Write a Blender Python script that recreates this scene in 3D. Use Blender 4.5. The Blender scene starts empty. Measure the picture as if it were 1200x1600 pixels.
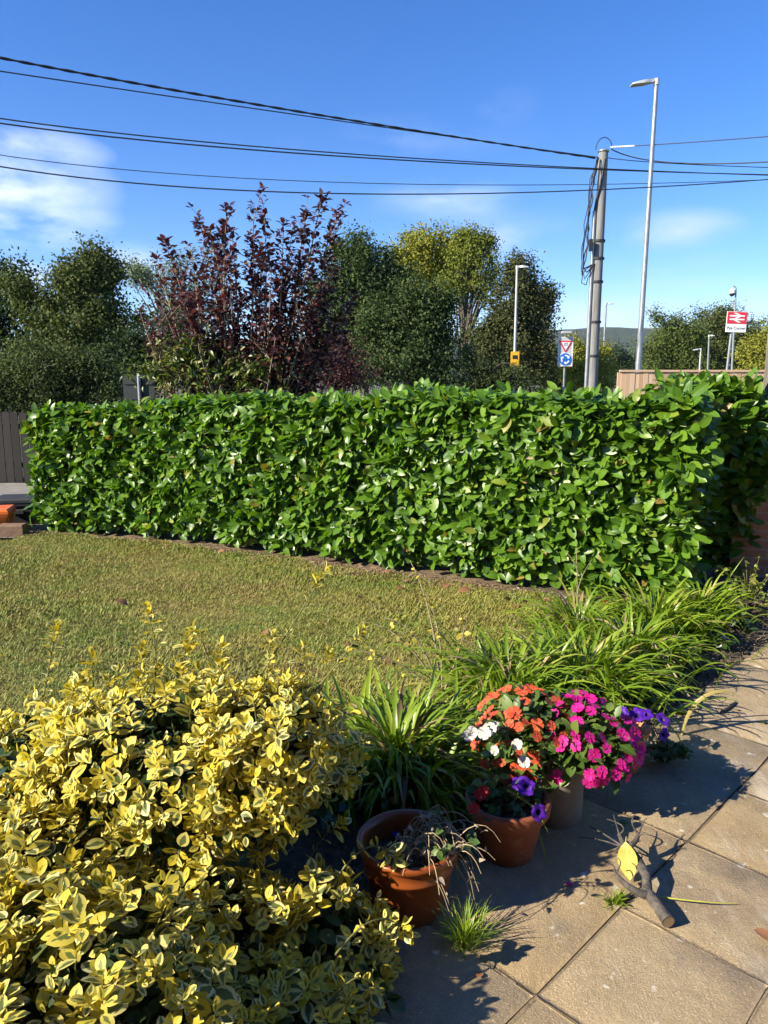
import bpy, math, random
import numpy as np
from mathutils import Vector, Matrix, Euler

# ------------------------------------------------------------------ scene, camera, light
S = bpy.context.scene
C = S.collection
R = math.radians
random.seed(7)
rng = np.random.default_rng(11)
EYE = 1.6
PITCH = R(9.82)
FOC = 1155.0          # focal length in photograph pixels (26 mm on a 36 mm long side)

cam_d = bpy.data.cameras.new('camera')
cam_d.sensor_fit = 'VERTICAL'
cam_d.sensor_height = 36.0
cam_d.lens = 36.0 * FOC / 1600.0
cam_d.clip_start = 0.05
cam_d.clip_end = 20000
cam = bpy.data.objects.new('camera', cam_d)
C.objects.link(cam)
cam.location = (0, 0, EYE)
cam.rotation_euler = (R(90) - PITCH, 0, 0)
S.camera = cam

SUN_EL = R(30)
SUN_H = Vector((-0.91, -0.42, 0)).normalized()        # horizontal direction towards the sun
SUN_DIR = Vector((SUN_H.x * math.cos(SUN_EL), SUN_H.y * math.cos(SUN_EL), math.sin(SUN_EL)))
sd = bpy.data.lights.new('sun', 'SUN')
sd.energy = 5.0
sd.angle = R(0.5)
sd.color = (1.0, 0.90, 0.71)
sun = bpy.data.objects.new('sun', sd)
C.objects.link(sun)
sun.rotation_euler = (-SUN_DIR).to_track_quat('-Z', 'Y').to_euler()
sun.location = (-20, -12, 30)

S.view_settings.view_transform = 'Standard'
S.view_settings.look = 'None'
S.view_settings.exposure = 1.22
S.view_settings.gamma = 1.0


def pdir(px, py):
    u = (px - 600) / FOC
    v = (800 - py) / FOC
    return Vector((u, math.cos(PITCH) + v * math.sin(PITCH), -math.sin(PITCH) + v * math.cos(PITCH)))


def at(px, py, z=0.0):
    d = pdir(px, py)
    t = (z - EYE) / d.z
    return Vector((d.x * t, d.y * t, z))


def atd(px, py, Y):
    d = pdir(px, py)
    t = Y / d.y
    return Vector((d.x * t, Y, EYE + d.z * t))


world = bpy.data.worlds.new('World')
S.world = world
world.use_nodes = True
wt = world.node_tree
wt.nodes.clear()


def N(nt, typ, **kw):
    n = nt.nodes.new(typ)
    for k, v in kw.items():
        if k.startswith('i_'):
            n.inputs[int(k[2:])].default_value = v
        else:
            setattr(n, k, v)
    return n


def mathn(nt, op, a, b=None, clamp=False):
    n = nt.nodes.new('ShaderNodeMath')
    n.operation = op
    n.use_clamp = clamp
    for i, x in enumerate((a, b)):
        if x is None:
            continue
        if isinstance(x, (int, float)):
            n.inputs[i].default_value = x
        else:
            nt.links.new(x, n.inputs[i])
    return n.outputs[0]


def build_world():
    nt = wt
    L = nt.links.new
    sky = N(nt, 'ShaderNodeTexSky')
    sky.sky_type = 'NISHITA'
    sky.sun_disc = False
    sky.sun_elevation = SUN_EL
    sky.sun_rotation = math.atan2(SUN_H.x, SUN_H.y)
    sky.air_density = 1.0
    sky.dust_density = 0.0
    sky.ozone_density = 3.0
    sky.altitude = 1500
    hs = N(nt, 'ShaderNodeHueSaturation')
    hs.inputs['Saturation'].default_value = 1.33
    hs.inputs['Hue'].default_value = 0.512
    L(sky.outputs[0], hs.inputs['Color'])
    tc = N(nt, 'ShaderNodeTexCoord')
    noi = N(nt, 'ShaderNodeTexNoise')
    noi.inputs['Scale'].default_value = 5.5
    noi.inputs['Detail'].default_value = 7
    noi.inputs['Roughness'].default_value = 0.55
    mp = N(nt, 'ShaderNodeMapping')
    mp.inputs['Scale'].default_value = (1, 1, 2.6)
    mp.inputs['Location'].default_value = (0.3, 1.7, 0.4)
    L(tc.outputs['Generated'], mp.inputs[0])
    L(mp.outputs[0], noi.inputs['Vector'])
    clouds = [(20, 228, 90, 22, .75), (-20, 285, 120, 48, .95), (20, 345, 95, 30, .9), (85, 335, 65, 22, .6),
              (10, 428, 60, 16, .7), (195, 412, 60, 24, .55), (690, 312, 90, 22, .34), (765, 378, 105, 36, .62),
              (1052, 360, 72, 22, .75), (960, 375, 60, 24, .38), (1050, 412, 80, 14, .36), (1060, 442, 110, 12, .34),
              (930, 498, 150, 30, .75), (1180, 480, 80, 30, .5), (770, 170, 50, 30, .22), (640, 215, 140, 22, .25),
              (1750, 330, 260, 60, .7), (-1000, 330, 400, 80, .8)]
    nz = mathn(nt, 'MULTIPLY', mathn(nt, 'SUBTRACT', noi.outputs[0], 0.40), 3.6, True)
    col = hs.outputs[0]
    for bank, tint in ((clouds[7:], (3.7, 4.3, 6.0, 1)), (clouds[:7], (6.4, 6.8, 7.6, 1))):
        acc = None
        for px, py, rx, ry, st in bank:
            d = pdir(px, py)
            d.normalize()
            v = N(nt, 'ShaderNodeVectorMath', operation='SUBTRACT')
            L(tc.outputs['Generated'], v.inputs[0])
            v.inputs[1].default_value = d
            m = N(nt, 'ShaderNodeVectorMath', operation='MULTIPLY')
            L(v.outputs[0], m.inputs[0])
            m.inputs[1].default_value = (FOC / rx, FOC / rx, FOC / ry)
            ln = N(nt, 'ShaderNodeVectorMath', operation='LENGTH')
            L(m.outputs[0], ln.inputs[0])
            f = mathn(nt, 'SUBTRACT', 1.0, mathn(nt, 'MULTIPLY', ln.outputs['Value'], 0.70), True)
            f = mathn(nt, 'MULTIPLY', f, st)
            acc = f if acc is None else mathn(nt, 'MAXIMUM', acc, f)
        fac = mathn(nt, 'MULTIPLY', mathn(nt, 'MULTIPLY', acc, nz), 1.5, True)
        mix = N(nt, 'ShaderNodeMix', data_type='RGBA')
        L(fac, mix.inputs[0])
        L(col, mix.inputs[6])
        mix.inputs[7].default_value = tint
        col = mix.outputs[2]
    bg = N(nt, 'ShaderNodeBackground')
    bg.inputs[1].default_value = 0.10
    L(col, bg.inputs[0])
    out = N(nt, 'ShaderNodeOutputWorld')
    L(bg.outputs[0], out.inputs[0])


build_world()


# ------------------------------------------------------------------ materials
def srgb(r, g, b):
    f = lambda c: (c / 255 / 12.92) if c / 255 <= 0.04045 else ((c / 255 + 0.055) / 1.055) ** 2.4
    return (f(r), f(g), f(b), 1)


def newmat(name):
    m = bpy.data.materials.new(name)
    m.use_nodes = True
    nt = m.node_tree
    b = nt.nodes['Principled BSDF']
    return m, nt, b


def ramp(nt, fac, stops):
    r = nt.nodes.new('ShaderNodeValToRGB')
    e = r.color_ramp.elements
    while len(e) < len(stops):
        e.new(0.5)
    for el, (p, c) in zip(e, stops):
        el.position = p
        el.color = (c[0], c[1], c[2], 1)
    nt.links.new(fac, r.inputs[0])
    return r.outputs[0]


def noise(nt, scale, detail=4, rough=0.55, coord='Object', vec=None, scl=None):
    n = nt.nodes.new('ShaderNodeTexNoise')
    n.inputs['Scale'].default_value = scale
    n.inputs['Detail'].default_value = detail
    n.inputs['Roughness'].default_value = rough
    if vec is None:
        tc = nt.nodes.new('ShaderNodeTexCoord')
        vec = tc.outputs[coord]
    if scl:
        mp = nt.nodes.new('ShaderNodeMapping')
        mp.inputs['Scale'].default_value = scl
        nt.links.new(vec, mp.inputs[0])
        vec = mp.outputs[0]
    nt.links.new(vec, n.inputs['Vector'])
    return n.outputs[0]


def mixc(nt, fac, a, b, mode='MIX'):
    m = nt.nodes.new('ShaderNodeMix')
    m.data_type = 'RGBA'
    m.blend_type = mode
    for i, x in ((0, fac), (6, a), (7, b)):
        if isinstance(x, (int, float)):
            m.inputs[i].default_value = x
        elif isinstance(x, (tuple, list)):
            m.inputs[i].default_value = (x[0], x[1], x[2], 1)
        else:
            nt.links.new(x, m.inputs[i])
    return m.outputs[2]


def bump(nt, b, h, strength=0.5, dist=0.01):
    n = nt.nodes.new('ShaderNodeBump')
    n.inputs['Strength'].default_value = strength
    n.inputs['Distance'].default_value = dist
    nt.links.new(h, n.inputs['Height'])
    nt.links.new(n.outputs[0], b.inputs['Normal'])


def mat_noise(name, cols, scale=8, rough=0.8, bmp=0.4, bscale=None, bdist=0.01, metal=0.0, scl=None, spec=0.5):
    """plain procedural surface: colour ramp over noise + bump"""
    m, nt, b = newmat(name)
    f = noise(nt, scale, 6, 0.6, scl=scl)
    n = len(cols)
    c = ramp(nt, f, [(0.3 + 0.4 * i / max(1, n - 1), cols[i]) for i in range(n)])
    nt.links.new(c, b.inputs['Base Color'])
    b.inputs['Roughness'].default_value = rough
    b.inputs['Metallic'].default_value = metal
    b.inputs['Specular IOR Level'].default_value = spec
    if bmp:
        bump(nt, b, noise(nt, bscale or scale * 4, 5, scl=scl), bmp, bdist)
    return m


def mat_leaf(name, stops, rough=0.45, trans=0.25, tcol=None, spec=0.5, rib=None, margin=None, clump=None):
    """foliage: colour varies per leaf (mesh island); optional midrib and variegated margin from the leaf's own UV"""
    m, nt, b = newmat(name)
    L = nt.links.new
    g = nt.nodes.new('ShaderNodeNewGeometry')
    c = ramp(nt, g.outputs['Random Per Island'], stops)
    if clump:
        f = noise(nt, clump[0], 2)
        c = mixc(nt, mathn(nt, 'MULTIPLY', mathn(nt, 'SUBTRACT', f, 0.42), 5.0, True), c, clump[1])
    if rib or margin:
        uv = nt.nodes.new('ShaderNodeUVMap')
        sx = nt.nodes.new('ShaderNodeSeparateXYZ')
        L(uv.outputs[0], sx.inputs[0])
        av = mathn(nt, 'MULTIPLY', mathn(nt, 'ABSOLUTE', mathn(nt, 'SUBTRACT', sx.outputs[1], 0.5)), 2.0)
    if margin:
        # green heart of the leaf, its width differing from leaf to leaf, ragged towards the margin
        nz = noise(nt, 60, 3)
        lim = mathn(nt, 'ADD', mathn(nt, 'MULTIPLY', g.outputs['Random Per Island'], 0.5), -0.02)
        wob = mathn(nt, 'MULTIPLY', mathn(nt, 'SUBTRACT', nz, 0.5), 0.9)
        endf = mathn(nt, 'MULTIPLY', mathn(nt, 'ABSOLUTE', mathn(nt, 'SUBTRACT', sx.outputs[0], 0.42)), 0.75)
        s = mathn(nt, 'ADD', mathn(nt, 'ADD', av, wob), endf)
        inside = mathn(nt, 'MULTIPLY', mathn(nt, 'SUBTRACT', lim, mathn(nt, 'SUBTRACT', s, 0.2)), 9.0, True)
        c = mixc(nt, inside, c, margin)
    if rib:
        r = mathn(nt, 'LESS_THAN', av, 0.09)
        c = mixc(nt, mathn(nt, 'MULTIPLY', r, 0.55), c, rib)
    L(c, b.inputs['Base Color'])
    b.inputs['Roughness'].default_value = rough
    b.inputs['Specular IOR Level'].default_value = spec
    if trans > 0:
        t = nt.nodes.new('ShaderNodeBsdfTranslucent')
        if tcol:
            L(mixc(nt, 1.0, c, tcol, 'MULTIPLY'), t.inputs[0])
        else:
            L(c, t.inputs[0])
        mx = nt.nodes.new('ShaderNodeMixShader')
        mx.inputs[0].default_value = trans
        L(b.outputs[0], mx.inputs[1])
        L(t.outputs[0], mx.inputs[2])
        L(mx.outputs[0], nt.nodes['Material Output'].inputs[0])
    return m


def mat_plain(name, col, rough=0.5, metal=0.0, var=0.12, scale=20, spec=0.5):
    a = tuple(x * (1 - var) for x in col[:3])
    d = tuple(min(1, x * (1 + var)) for x in col[:3])
    return mat_noise(name, [a, d], scale, rough, 0.08, metal=metal, spec=spec)


# ------------------------------------------------------------------ mesh helpers
class MB:
    def __init__(self):
        self.v, self.f3, self.f4, self.uv3, self.uv4, self.m3, self.m4 = [], [], [], [], [], [], []
        self.n = 0

    def add(self, v, f, uv=None, mat=0):
        """v (n,3), f (m,3|4) indices, uv (n,2) per vertex"""
        v = np.asarray(v, dtype=np.float64).reshape(-1, 3)
        f = np.asarray(f, dtype=np.int64)
        if uv is None:
            uv = np.zeros((len(v), 2))
        fu = np.asarray(uv)[f].reshape(-1, 2)
        k = f.shape[1]
        (self.f3 if k == 3 else self.f4).append(f + self.n)
        (self.uv3 if k == 3 else self.uv4).append(fu)
        (self.m3 if k == 3 else self.m4).append(np.full(len(f), mat))
        self.v.append(v)
        self.n += len(v)

    def build(self, name, mats, parent=None, smooth=True, loc=None):
        me = bpy.data.meshes.new(name)
        V = np.concatenate(self.v)
        off = np.zeros(3)
        if loc is not None:
            off = np.array(loc)
        if parent is not None:
            off = np.array(wloc(parent)) if loc is None else off
        V = V - off
        f3 = np.concatenate(self.f3) if self.f3 else np.zeros((0, 3), int)
        f4 = np.concatenate(self.f4) if self.f4 else np.zeros((0, 4), int)
        me.vertices.add(len(V))
        me.vertices.foreach_set('co', V.ravel())
        loops = np.concatenate([f3.ravel(), f4.ravel()])
        tot = np.concatenate([np.full(len(f3), 3), np.full(len(f4), 4)])
        st = np.concatenate([[0], np.cumsum(tot)[:-1]]).astype(int)
        me.loops.add(len(loops))
        me.loops.foreach_set('vertex_index', loops.astype(np.int32))
        me.polygons.add(len(tot))
        me.polygons.foreach_set('loop_start', st.astype(np.int32))
        me.polygons.foreach_set('loop_total', tot.astype(np.int32))
        uvl = me.uv_layers.new(name='UVMap')
        uv = np.concatenate([np.concatenate(x) for x in (self.uv3, self.uv4) if x])
        uvl.data.foreach_set('uv', uv.ravel().astype(np.float32))
        mi = np.concatenate([np.concatenate(x) for x in (self.m3, self.m4) if x])
        me.polygons.foreach_set('material_index', mi.astype(np.int32))
        me.polygons.foreach_set('use_smooth', np.full(len(tot), smooth))
        me.update(calc_edges=True)
        if not isinstance(mats, (list, tuple)):
            mats = [mats]
        for m in mats:
            me.materials.append(m)
        o = bpy.data.objects.new(name, me)
        C.objects.link(o)
        if parent is not None:
            o.parent = parent
        elif loc is not None:
            o.location = loc
        return o

    # --- shapes
    def box(self, c, s, rz=0.0, mat=0, bev=0.0):
        x, y, z = s[0] / 2, s[1] / 2, s[2] / 2
        ca, sa = math.cos(rz), math.sin(rz)
        if bev <= 0:
            P = [(i * x, j * y, k * z) for k in (-1, 1) for j in (-1, 1) for i in (-1, 1)]
            F = [(0, 2, 3, 1), (4, 5, 7, 6), (0, 1, 5, 4), (2, 6, 7, 3), (0, 4, 6, 2), (1, 3, 7, 5)]
        else:
            b = bev
            P = []
            for zz, ins in ((-z, 0), (z - b, 0), (z, b)):
                P += [(-x + ins, -y + ins, zz), (x - ins, -y + ins, zz), (x - ins, y - ins, zz), (-x + ins, y - ins, zz)]
            F = [(3, 2, 1, 0), (8, 9, 10, 11)]
            for r in (0, 4):
                F += [(r + i, r + (i + 1) % 4, r + 4 + (i + 1) % 4, r + 4 + i) for i in range(4)]
        P = [(c[0] + p[0] * ca - p[1] * sa, c[1] + p[0] * sa + p[1] * ca, c[2] + p[2]) for p in P]
        self.add(P, F, mat=mat)

    def tube(self, path, rad, n=8, mat=0, cap=True):
        P = np.asarray([tuple(p) for p in path], float)
        k = len(P)
        rad = np.full(k, rad) if np.isscalar(rad) else np.asarray(rad, float)
        T = np.gradient(P, axis=0)
        T /= np.linalg.norm(T, axis=1)[:, None] + 1e-12
        ref = np.array([0, 0, 1.0]) if abs(T[0][2]) < 0.9 else np.array([1.0, 0, 0])
        u = np.cross(T[0], ref)
        u /= np.linalg.norm(u)
        V = []
        ang = np.arange(n) * 2 * math.pi / n
        for i in range(k):
            u = u - T[i] * np.dot(u, T[i])
            u /= np.linalg.norm(u) + 1e-12
            w = np.cross(T[i], u)
            V.append(P[i] + rad[i] * (np.cos(ang)[:, None] * u + np.sin(ang)[:, None] * w))
        V = np.concatenate(V)
        a = np.arange(n)
        b = (a + 1) % n
        F = np.concatenate([np.stack([i * n + a, i * n + b, (i + 1) * n + b, (i + 1) * n + a], 1) for i in range(k - 1)])
        self.add(V, F, mat=mat)
        if cap:
            for i, s in ((0, -1), (k - 1, 1)):
                vv = np.concatenate([V[i * n:(i + 1) * n], P[i:i + 1]])
                ff = np.stack([a, b, np.full(n, n)], 1) if s > 0 else np.stack([b, a, np.full(n, n)], 1)
                self.add(vv, ff, mat=mat)

    def lathe(self, prof, c=(0, 0, 0), n=40, mat=0, wave=None):
        k = len(prof)
        ang = np.arange(n) * 2 * math.pi / n
        V = []
        for i, (r, z) in enumerate(prof):
            rr = np.full(n, r)
            zz = np.full(n, z)
            if wave is not None and wave[2][i]:
                s = np.cos(ang * wave[0])
                rr = rr + wave[1] * s * wave[2][i]
                zz = zz + wave[1] * 0.7 * s * wave[2][i]
            V.append(np.stack([c[0] + rr * np.cos(ang), c[1] + rr * np.sin(ang), c[2] + zz], 1))
        V = np.concatenate(V)
        a = np.arange(n)
        b = (a + 1) % n
        F = np.concatenate([np.stack([i * n + a, i * n + b, (i + 1) * n + b, (i + 1) * n + a], 1) for i in range(k - 1)])
        self.add(V, F, mat=mat)

    def poly(self, pts, thick, M, mat=0):
        """flat polygon (convex) in local x-z plane, extruded along -y, put through matrix M"""
        n = len(pts)
        V = [M @ Vector((p[0], 0, p[1])) for p in pts] + [M @ Vector((p[0], thick, p[1])) for p in pts]
        cF = [M @ Vector((sum(p[0] for p in pts) / n, 0, sum(p[1] for p in pts) / n))]
        V += cF
        V += [M @ Vector((sum(p[0] for p in pts) / n, thick, sum(p[1] for p in pts) / n))]
        V = [tuple(v) for v in V]
        self.add(V, [(i, (i + 1) % n, 2 * n) for i in range(n)] + [((i + 1) % n + n, i + n, 2 * n + 1) for i in range(n)], mat=mat)
        self.add(V, [((i + 1) % n, i, i + n, (i + 1) % n + n) for i in range(n)], mat=mat)

    def leaves(self, tmpl, P, X, Z, Ls, W=None, mat=0):
        """copies of a leaf template: P base points, X length axis, Z face normal, Ls lengths, W width factor"""
        tv, tf, tuv = tmpl
        P, X, Z = np.asarray(P, float), np.asarray(X, float), np.asarray(Z, float)
        m = len(P)
        if m == 0:
            return
        X = X / (np.linalg.norm(X, axis=1)[:, None] + 1e-9)
        Z = Z - X * np.sum(X * Z, 1)[:, None]
        Z = Z / (np.linalg.norm(Z, axis=1)[:, None] + 1e-9)
        Y = np.cross(Z, X)
        Ls = np.broadcast_to(np.asarray(Ls, float), (m,))
        W = np.ones(m) if W is None else np.broadcast_to(np.asarray(W, float), (m,))
        k = len(tv)
        V = P[:, None, :] + Ls[:, None, None] * (tv[None, :, 0:1] * X[:, None, :] + (tv[None, :, 1:2] * W[:, None, None]) * Y[:, None, :] + tv[None, :, 2:3] * Z[:, None, :])
        F = (tf[None, :, :] + (np.arange(m) * k)[:, None, None]).reshape(-1, tf.shape[1])
        self.add(V.reshape(-1, 3), F, np.tile(tuv, (m, 1)), mat)


def leaf_t(nl=5, wid=0.22, fold=0.25, curl=0.25, tip=1.0, base=0.8, twist=0.0, wave=0.0, pw=0.8):
    """leaf template of unit length: nl quads along, 2 across"""
    s = np.linspace(0, 1, nl + 1)
    w = wid * np.sin(math.pi * s ** base) ** pw
    w = np.clip(w, 0.0, None)
    w[0] = wid * 0.06
    w[-1] = wid * 0.03 * tip
    V, U = [], []
    for i in range(nl + 1):
        z = -curl * s[i] ** 2 + 0.04 * math.sin(s[i] * 9) * wave
        tw = twist * s[i]
        for j in (-1, 0, 1):
            y = j * w[i]
            zz = z + abs(y) * fold + wave * 0.05 * math.sin(s[i] * 14 + j)
            V.append((s[i] - 0.12 * curl * s[i], y * math.cos(tw), zz + y * math.sin(tw)))
            U.append((s[i], 0.5 + 0.5 * j))
    F = []
    for i in range(nl):
        for j in range(2):
            a = i * 3 + j
            F.append((a, a + 3, a + 4, a + 1))
    return np.array(V), np.array(F), np.array(U)


def rot_rand(m):
    v = rng.normal(size=(m, 3))
    return v / np.linalg.norm(v, axis=1)[:, None]


def wloc(o):
    p = Vector((0, 0, 0))
    while o is not None:
        p = p + o.location
        o = o.parent
    return p


def tag(o, label=None, cat=None, group=None, kind=None):
    if label:
        o['label'] = label
    if cat:
        o['category'] = cat
    if group:
        o['group'] = group
    if kind:
        o['kind'] = kind
    return o


def thing(name, label, cat, loc=(0, 0, 0), group=None):
    o = bpy.data.objects.new(name, None)
    o.empty_display_size = 0.1
    C.objects.link(o)
    o.location = loc
    return tag(o, label, cat, group)


def copy_tree(o, parent=None):
    c = o.copy()
    C.objects.link(c)
    if parent is not None:
        c.parent = parent
    for ch in list(o.children):
        copy_tree(ch, c)
    return c


def bez(a, b, c, n=24):
    """parabola through a, b (middle), c"""
    a, b, c = Vector(a), Vector(b), Vector(c)
    k = 2 * b - 0.5 * (a + c)
    return [(1 - t) ** 2 * a + 2 * t * (1 - t) * k + t * t * c for t in [i / n for i in range(n + 1)]]


def text_mesh(name, body, size, mat, M, parent, bold=0.0):
    cu = bpy.data.curves.new(name, 'FONT')
    cu.body = body
    cu.size = size
    cu.align_x = 'CENTER'
    cu.align_y = 'CENTER'
    cu.extrude = 0.002
    cu.offset = bold
    ob = bpy.data.objects.new(name, cu)
    C.objects.link(ob)
    bpy.context.view_layer.update()
    me = bpy.data.meshes.new_from_object(ob.evaluated_get(bpy.context.evaluated_depsgraph_get()))
    C.objects.unlink(ob)
    bpy.data.objects.remove(ob)
    me.name = name
    me.materials.clear()
    me.materials.append(mat)
    o = bpy.data.objects.new(name, me)
    C.objects.link(o)
    o.parent = parent
    o.matrix_local = Matrix.Translation(-wloc(parent)) @ M
    return o


# ------------------------------------------------------------------ palette
M = {}
M['bark'] = mat_noise('bark', [(.05, .04, .03), (.13, .11, .09)], 14, .95, .8, 30, .01, scl=(1, 1, .25))
M['pale_stem'] = mat_noise('pale_stem', [(.20, .15, .09), (.34, .28, .18)], 30, .9, .4, 60, .003)
M['soil'] = mat_noise('soil', [(.035, .025, .018), (.10, .075, .05), (.16, .12, .085)], 22, .95, .9, 60, .02)
M['metal_grey'] = mat_noise('galvanised_metal', [(.24, .255, .27), (.36, .375, .39)], 6, .45, .05, 60, .001, metal=.55)
M['metal_pale'] = mat_noise('pale_metal', [(.40, .41, .41), (.52, .53, .53)], 6, .5, .05, 60, .001, metal=.2)
M['dark_metal'] = mat_plain('dark_metal', (.020, .024, .026), .6, .1)
M['cable'] = mat_plain('cable_rubber', (.022, .024, .028), .6)
M['white'] = mat_plain('sign_white', (.78, .78, .78), .4, 0, .04)
M['red'] = mat_plain('sign_red', (.62, .025, .05), .4, 0, .05)
M['blue'] = mat_plain('sign_blue', (.012, .13, .55), .4, 0, .05)
M['grey_paint'] = mat_plain('sign_grey', (.50, .51, .52), .5, 0, .06)
M['black'] = mat_plain('sign_black', (.02, .02, .02), .5)
M['yellow'] = mat_plain('sign_yellow', (.75, .42, .02), .5)


# ------------------------------------------------------------------ setting: ground, lawn, bed, patio
def sheet(name, xs, ys, zf, mat, mask=None, kind='structure'):
    b = MB()
    X, Y = np.meshgrid(xs, ys)
    Z = zf(X, Y)
    nx, ny = len(xs), len(ys)
    V = np.stack([X, Y, Z], -1).reshape(-1, 3)
    i, j = np.meshgrid(np.arange(nx - 1), np.arange(ny - 1))
    a = (j * nx + i).ravel()
    F = np.stack([a, a + 1, a + nx + 1, a + nx], 1)
    if mask is not None:
        cx = V[F].mean(1)
        F = F[mask(cx[:, 0], cx[:, 1])]
        used = np.unique(F)
        rm = np.zeros(len(V), int)
        rm[used] = np.arange(len(used))
        V, F = V[used], rm[F]
    b.add(V, F)
    return tag(b.build(name, mat), kind=kind)


def wob(x, y, s, a):
    return a * (np.sin(x * s * 1.3 + 1.7 * np.sin(y * s * .7)) + np.sin(y * s * 1.1 + 2.1 * np.sin(x * s * .9 + 1)) + .6 * np.sin((x + y) * s * 2.7))


HF = [(-3.82, 8.05), (-2.6, 7.62), (-1.25, 7.02), (0.0, 6.3), (1.25, 5.62), (2.14, 5.14)]     # foot of the hedge's face


def hedge_y(x):
    return np.interp(x, [p[0] for p in HF], [p[1] for p in HF])


def lawn_edge(y):
    """right-hand edge of the lawn where the flower bed begins"""
    return np.interp(y, [-4, 1.5, 2.6, 3.2, 4.0, 4.8, 5.4, 5.9], [-0.7, -.55, -.2, .15, .75, 1.15, 1.3, 1.1])


def s_of(x, y):
    return (x - y) * 0.70711


def in_lawn(x, y):
    return (x < lawn_edge(y)) & (y < hedge_y(x) - 0.10 + .05 * np.sin(x * 5) + .04 * np.sin(x * 13)) & (x > -6.5) & (y > 0.2) & ((x > -3.9) | (y < 7.55))


def make_ground():
    m, nt, b = newmat('meadow')
    f = noise(nt, 0.02, 6)
    f2 = noise(nt, 1.5, 6)
    c = ramp(nt, f, [(.35, (.06, .085, .025)), (.5, (.10, .11, .04)), (.65, (.05, .07, .02))])
    c = mixc(nt, mathn(nt, 'MULTIPLY', f2, .5), c, (.09, .08, .05))
    nt.links.new(c, b.inputs['Base Color'])
    b.inputs['Roughness'].default_value = .95
    xs = np.unique(np.concatenate([np.linspace(-6000, 6000, 25), np.linspace(-60, 60, 13)]))
    ys = np.unique(np.concatenate([np.linspace(-500, 6000, 14), np.linspace(-20, 120, 15)]))
    sheet('ground', xs, ys, lambda x, y: np.full_like(x, -.06), m)


make_ground()


def grass_colour(nt):
    f = noise(nt, .8, 4, .55)
    f2 = noise(nt, 3.3, 4, .6, scl=(1, 2.2, 1))
    c = ramp(nt, f, [(.34, (.20, .135, .05)), (.45, (.25, .215, .05)), (.52, (.195, .215, .034)), (.60, (.115, .185, .020))])
    c2 = ramp(nt, f2, [(.36, (.19, .13, .05)), (.48, (.245, .22, .05)), (.62, (.115, .19, .022))])
    return mixc(nt, 1.0, mixc(nt, .5, c, c2), (1.22, 1.16, 1.05), 'MULTIPLY')


def make_lawn():
    m, nt, b = newmat('lawn_base')
    c = mixc(nt, .5, grass_colour(nt), ramp(nt, noise(nt, 90, 4), [(.3, (.09, .07, .03)), (.7, (.27, .22, .10))]))
    nt.links.new(c, b.inputs['Base Color'])
    b.inputs['Roughness'].default_value = 1
    bump(nt, b, noise(nt, 160, 4), .6, .008)
    sheet('lawn', np.linspace(-6.6, 1.6, 165), np.linspace(.2, 8.6, 170), lambda x, y: -.012 + wob(x, y, 1.1, .006), m, in_lawn)
    # individual blades
    n = 320000
    m2, nt, b = newmat('grass_blade')
    g = nt.nodes.new('ShaderNodeNewGeometry')
    dry = ramp(nt, g.outputs['Random Per Island'], [(0, (.11, .165, .022)), (.3, (.21, .235, .045)), (.62, (.27, .245, .08)), (.85, (.15, .215, .03)), (1, (.45, .40, .21))])
    c = mixc(nt, .36, grass_colour(nt), dry)
    nt.links.new(c, b.inputs['Base Color'])
    b.inputs['Roughness'].default_value = .55
    b.inputs['Specular IOR Level'].default_value = .3
    x = rng.uniform(-6.2, 1.5, n * 2)
    y = rng.uniform(2.0, 8.3, n * 2)
    k = in_lawn(x, y) & (np.abs(x) < y * .56 + .35)
    x, y = x[k][:n], y[k][:n]
    q = len(x)
    pat = .95 + .2 * np.sin(x * 2.1 + np.sin(y * 1.7)) * np.sin(y * 2.6 + 1)
    h = rng.uniform(.014, .034, q) * np.clip(pat, .5, 1.3)
    az = rng.uniform(0, 2 * math.pi, q)
    le = rng.uniform(.5, 1.3, q)
    X = np.stack([np.cos(az) * le, np.sin(az) * le, np.ones(q) * .75], 1)
    Z = np.stack([-np.cos(az), -np.sin(az), np.ones(q)], 1)
    P = np.stack([x, y, -.013 + wob(x, y, 1.1, .006)], 1)
    t = (np.array([(0, -.06, 0), (0, .06, 0), (.55, .03, .02), (.55, -.03, .02), (1, 0, -.12)]), np.array([(0, 1, 2, 3)]), np.zeros((5, 2)))
    bb = MB()
    bb.leaves((t[0][:4] * np.array([1.75, 1, 1]), t[1], t[2][:4]), P, X, Z, h * 1.2, rng.uniform(.9, 1.5, q))
    tag(bb.build('lawn_grass', m2), kind='stuff', label='short dry olive lawn grass blades', cat='grass')
    # tufts of longer, greener grass
    mt = mat_leaf('tuft_blade', [(0, (.06, .11, .012)), (.6, (.10, .15, .02)), (1, (.22, .19, .06))], .5, .2)
    q = 1600
    x = rng.uniform(-4.2, 1.2, q)
    y = rng.uniform(2.6, 7.6, q)
    k = in_lawn(x, y) & ((np.sin(x * 3.1 + 1) * np.sin(y * 2.3) > .15) | (lawn_edge(y) - x < .25))
    x, y = x[k], y[k]
    rep = 7
    x = np.repeat(x, rep) + rng.normal(0, .02, len(x) * rep)
    y = np.repeat(y, rep) + rng.normal(0, .02, len(y) * rep)
    q = len(x)
    az = rng.uniform(0, 2 * math.pi, q)
    X = np.stack([np.cos(az) * .6, np.sin(az) * .6, np.ones(q)], 1)
    Z = np.stack([-np.cos(az), -np.sin(az), np.ones(q)], 1)
    bb = MB()
    bb.leaves(leaf_t(3, .05, .2, .35), np.stack([x, y, np.full(q, -.012)], 1), X, Z, rng.uniform(.022, .045, q))
    tag(bb.build('grass_tufts', mt), kind='stuff', label='longer green grass tufts growing through the lawn', cat='grass')


make_lawn()


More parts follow.
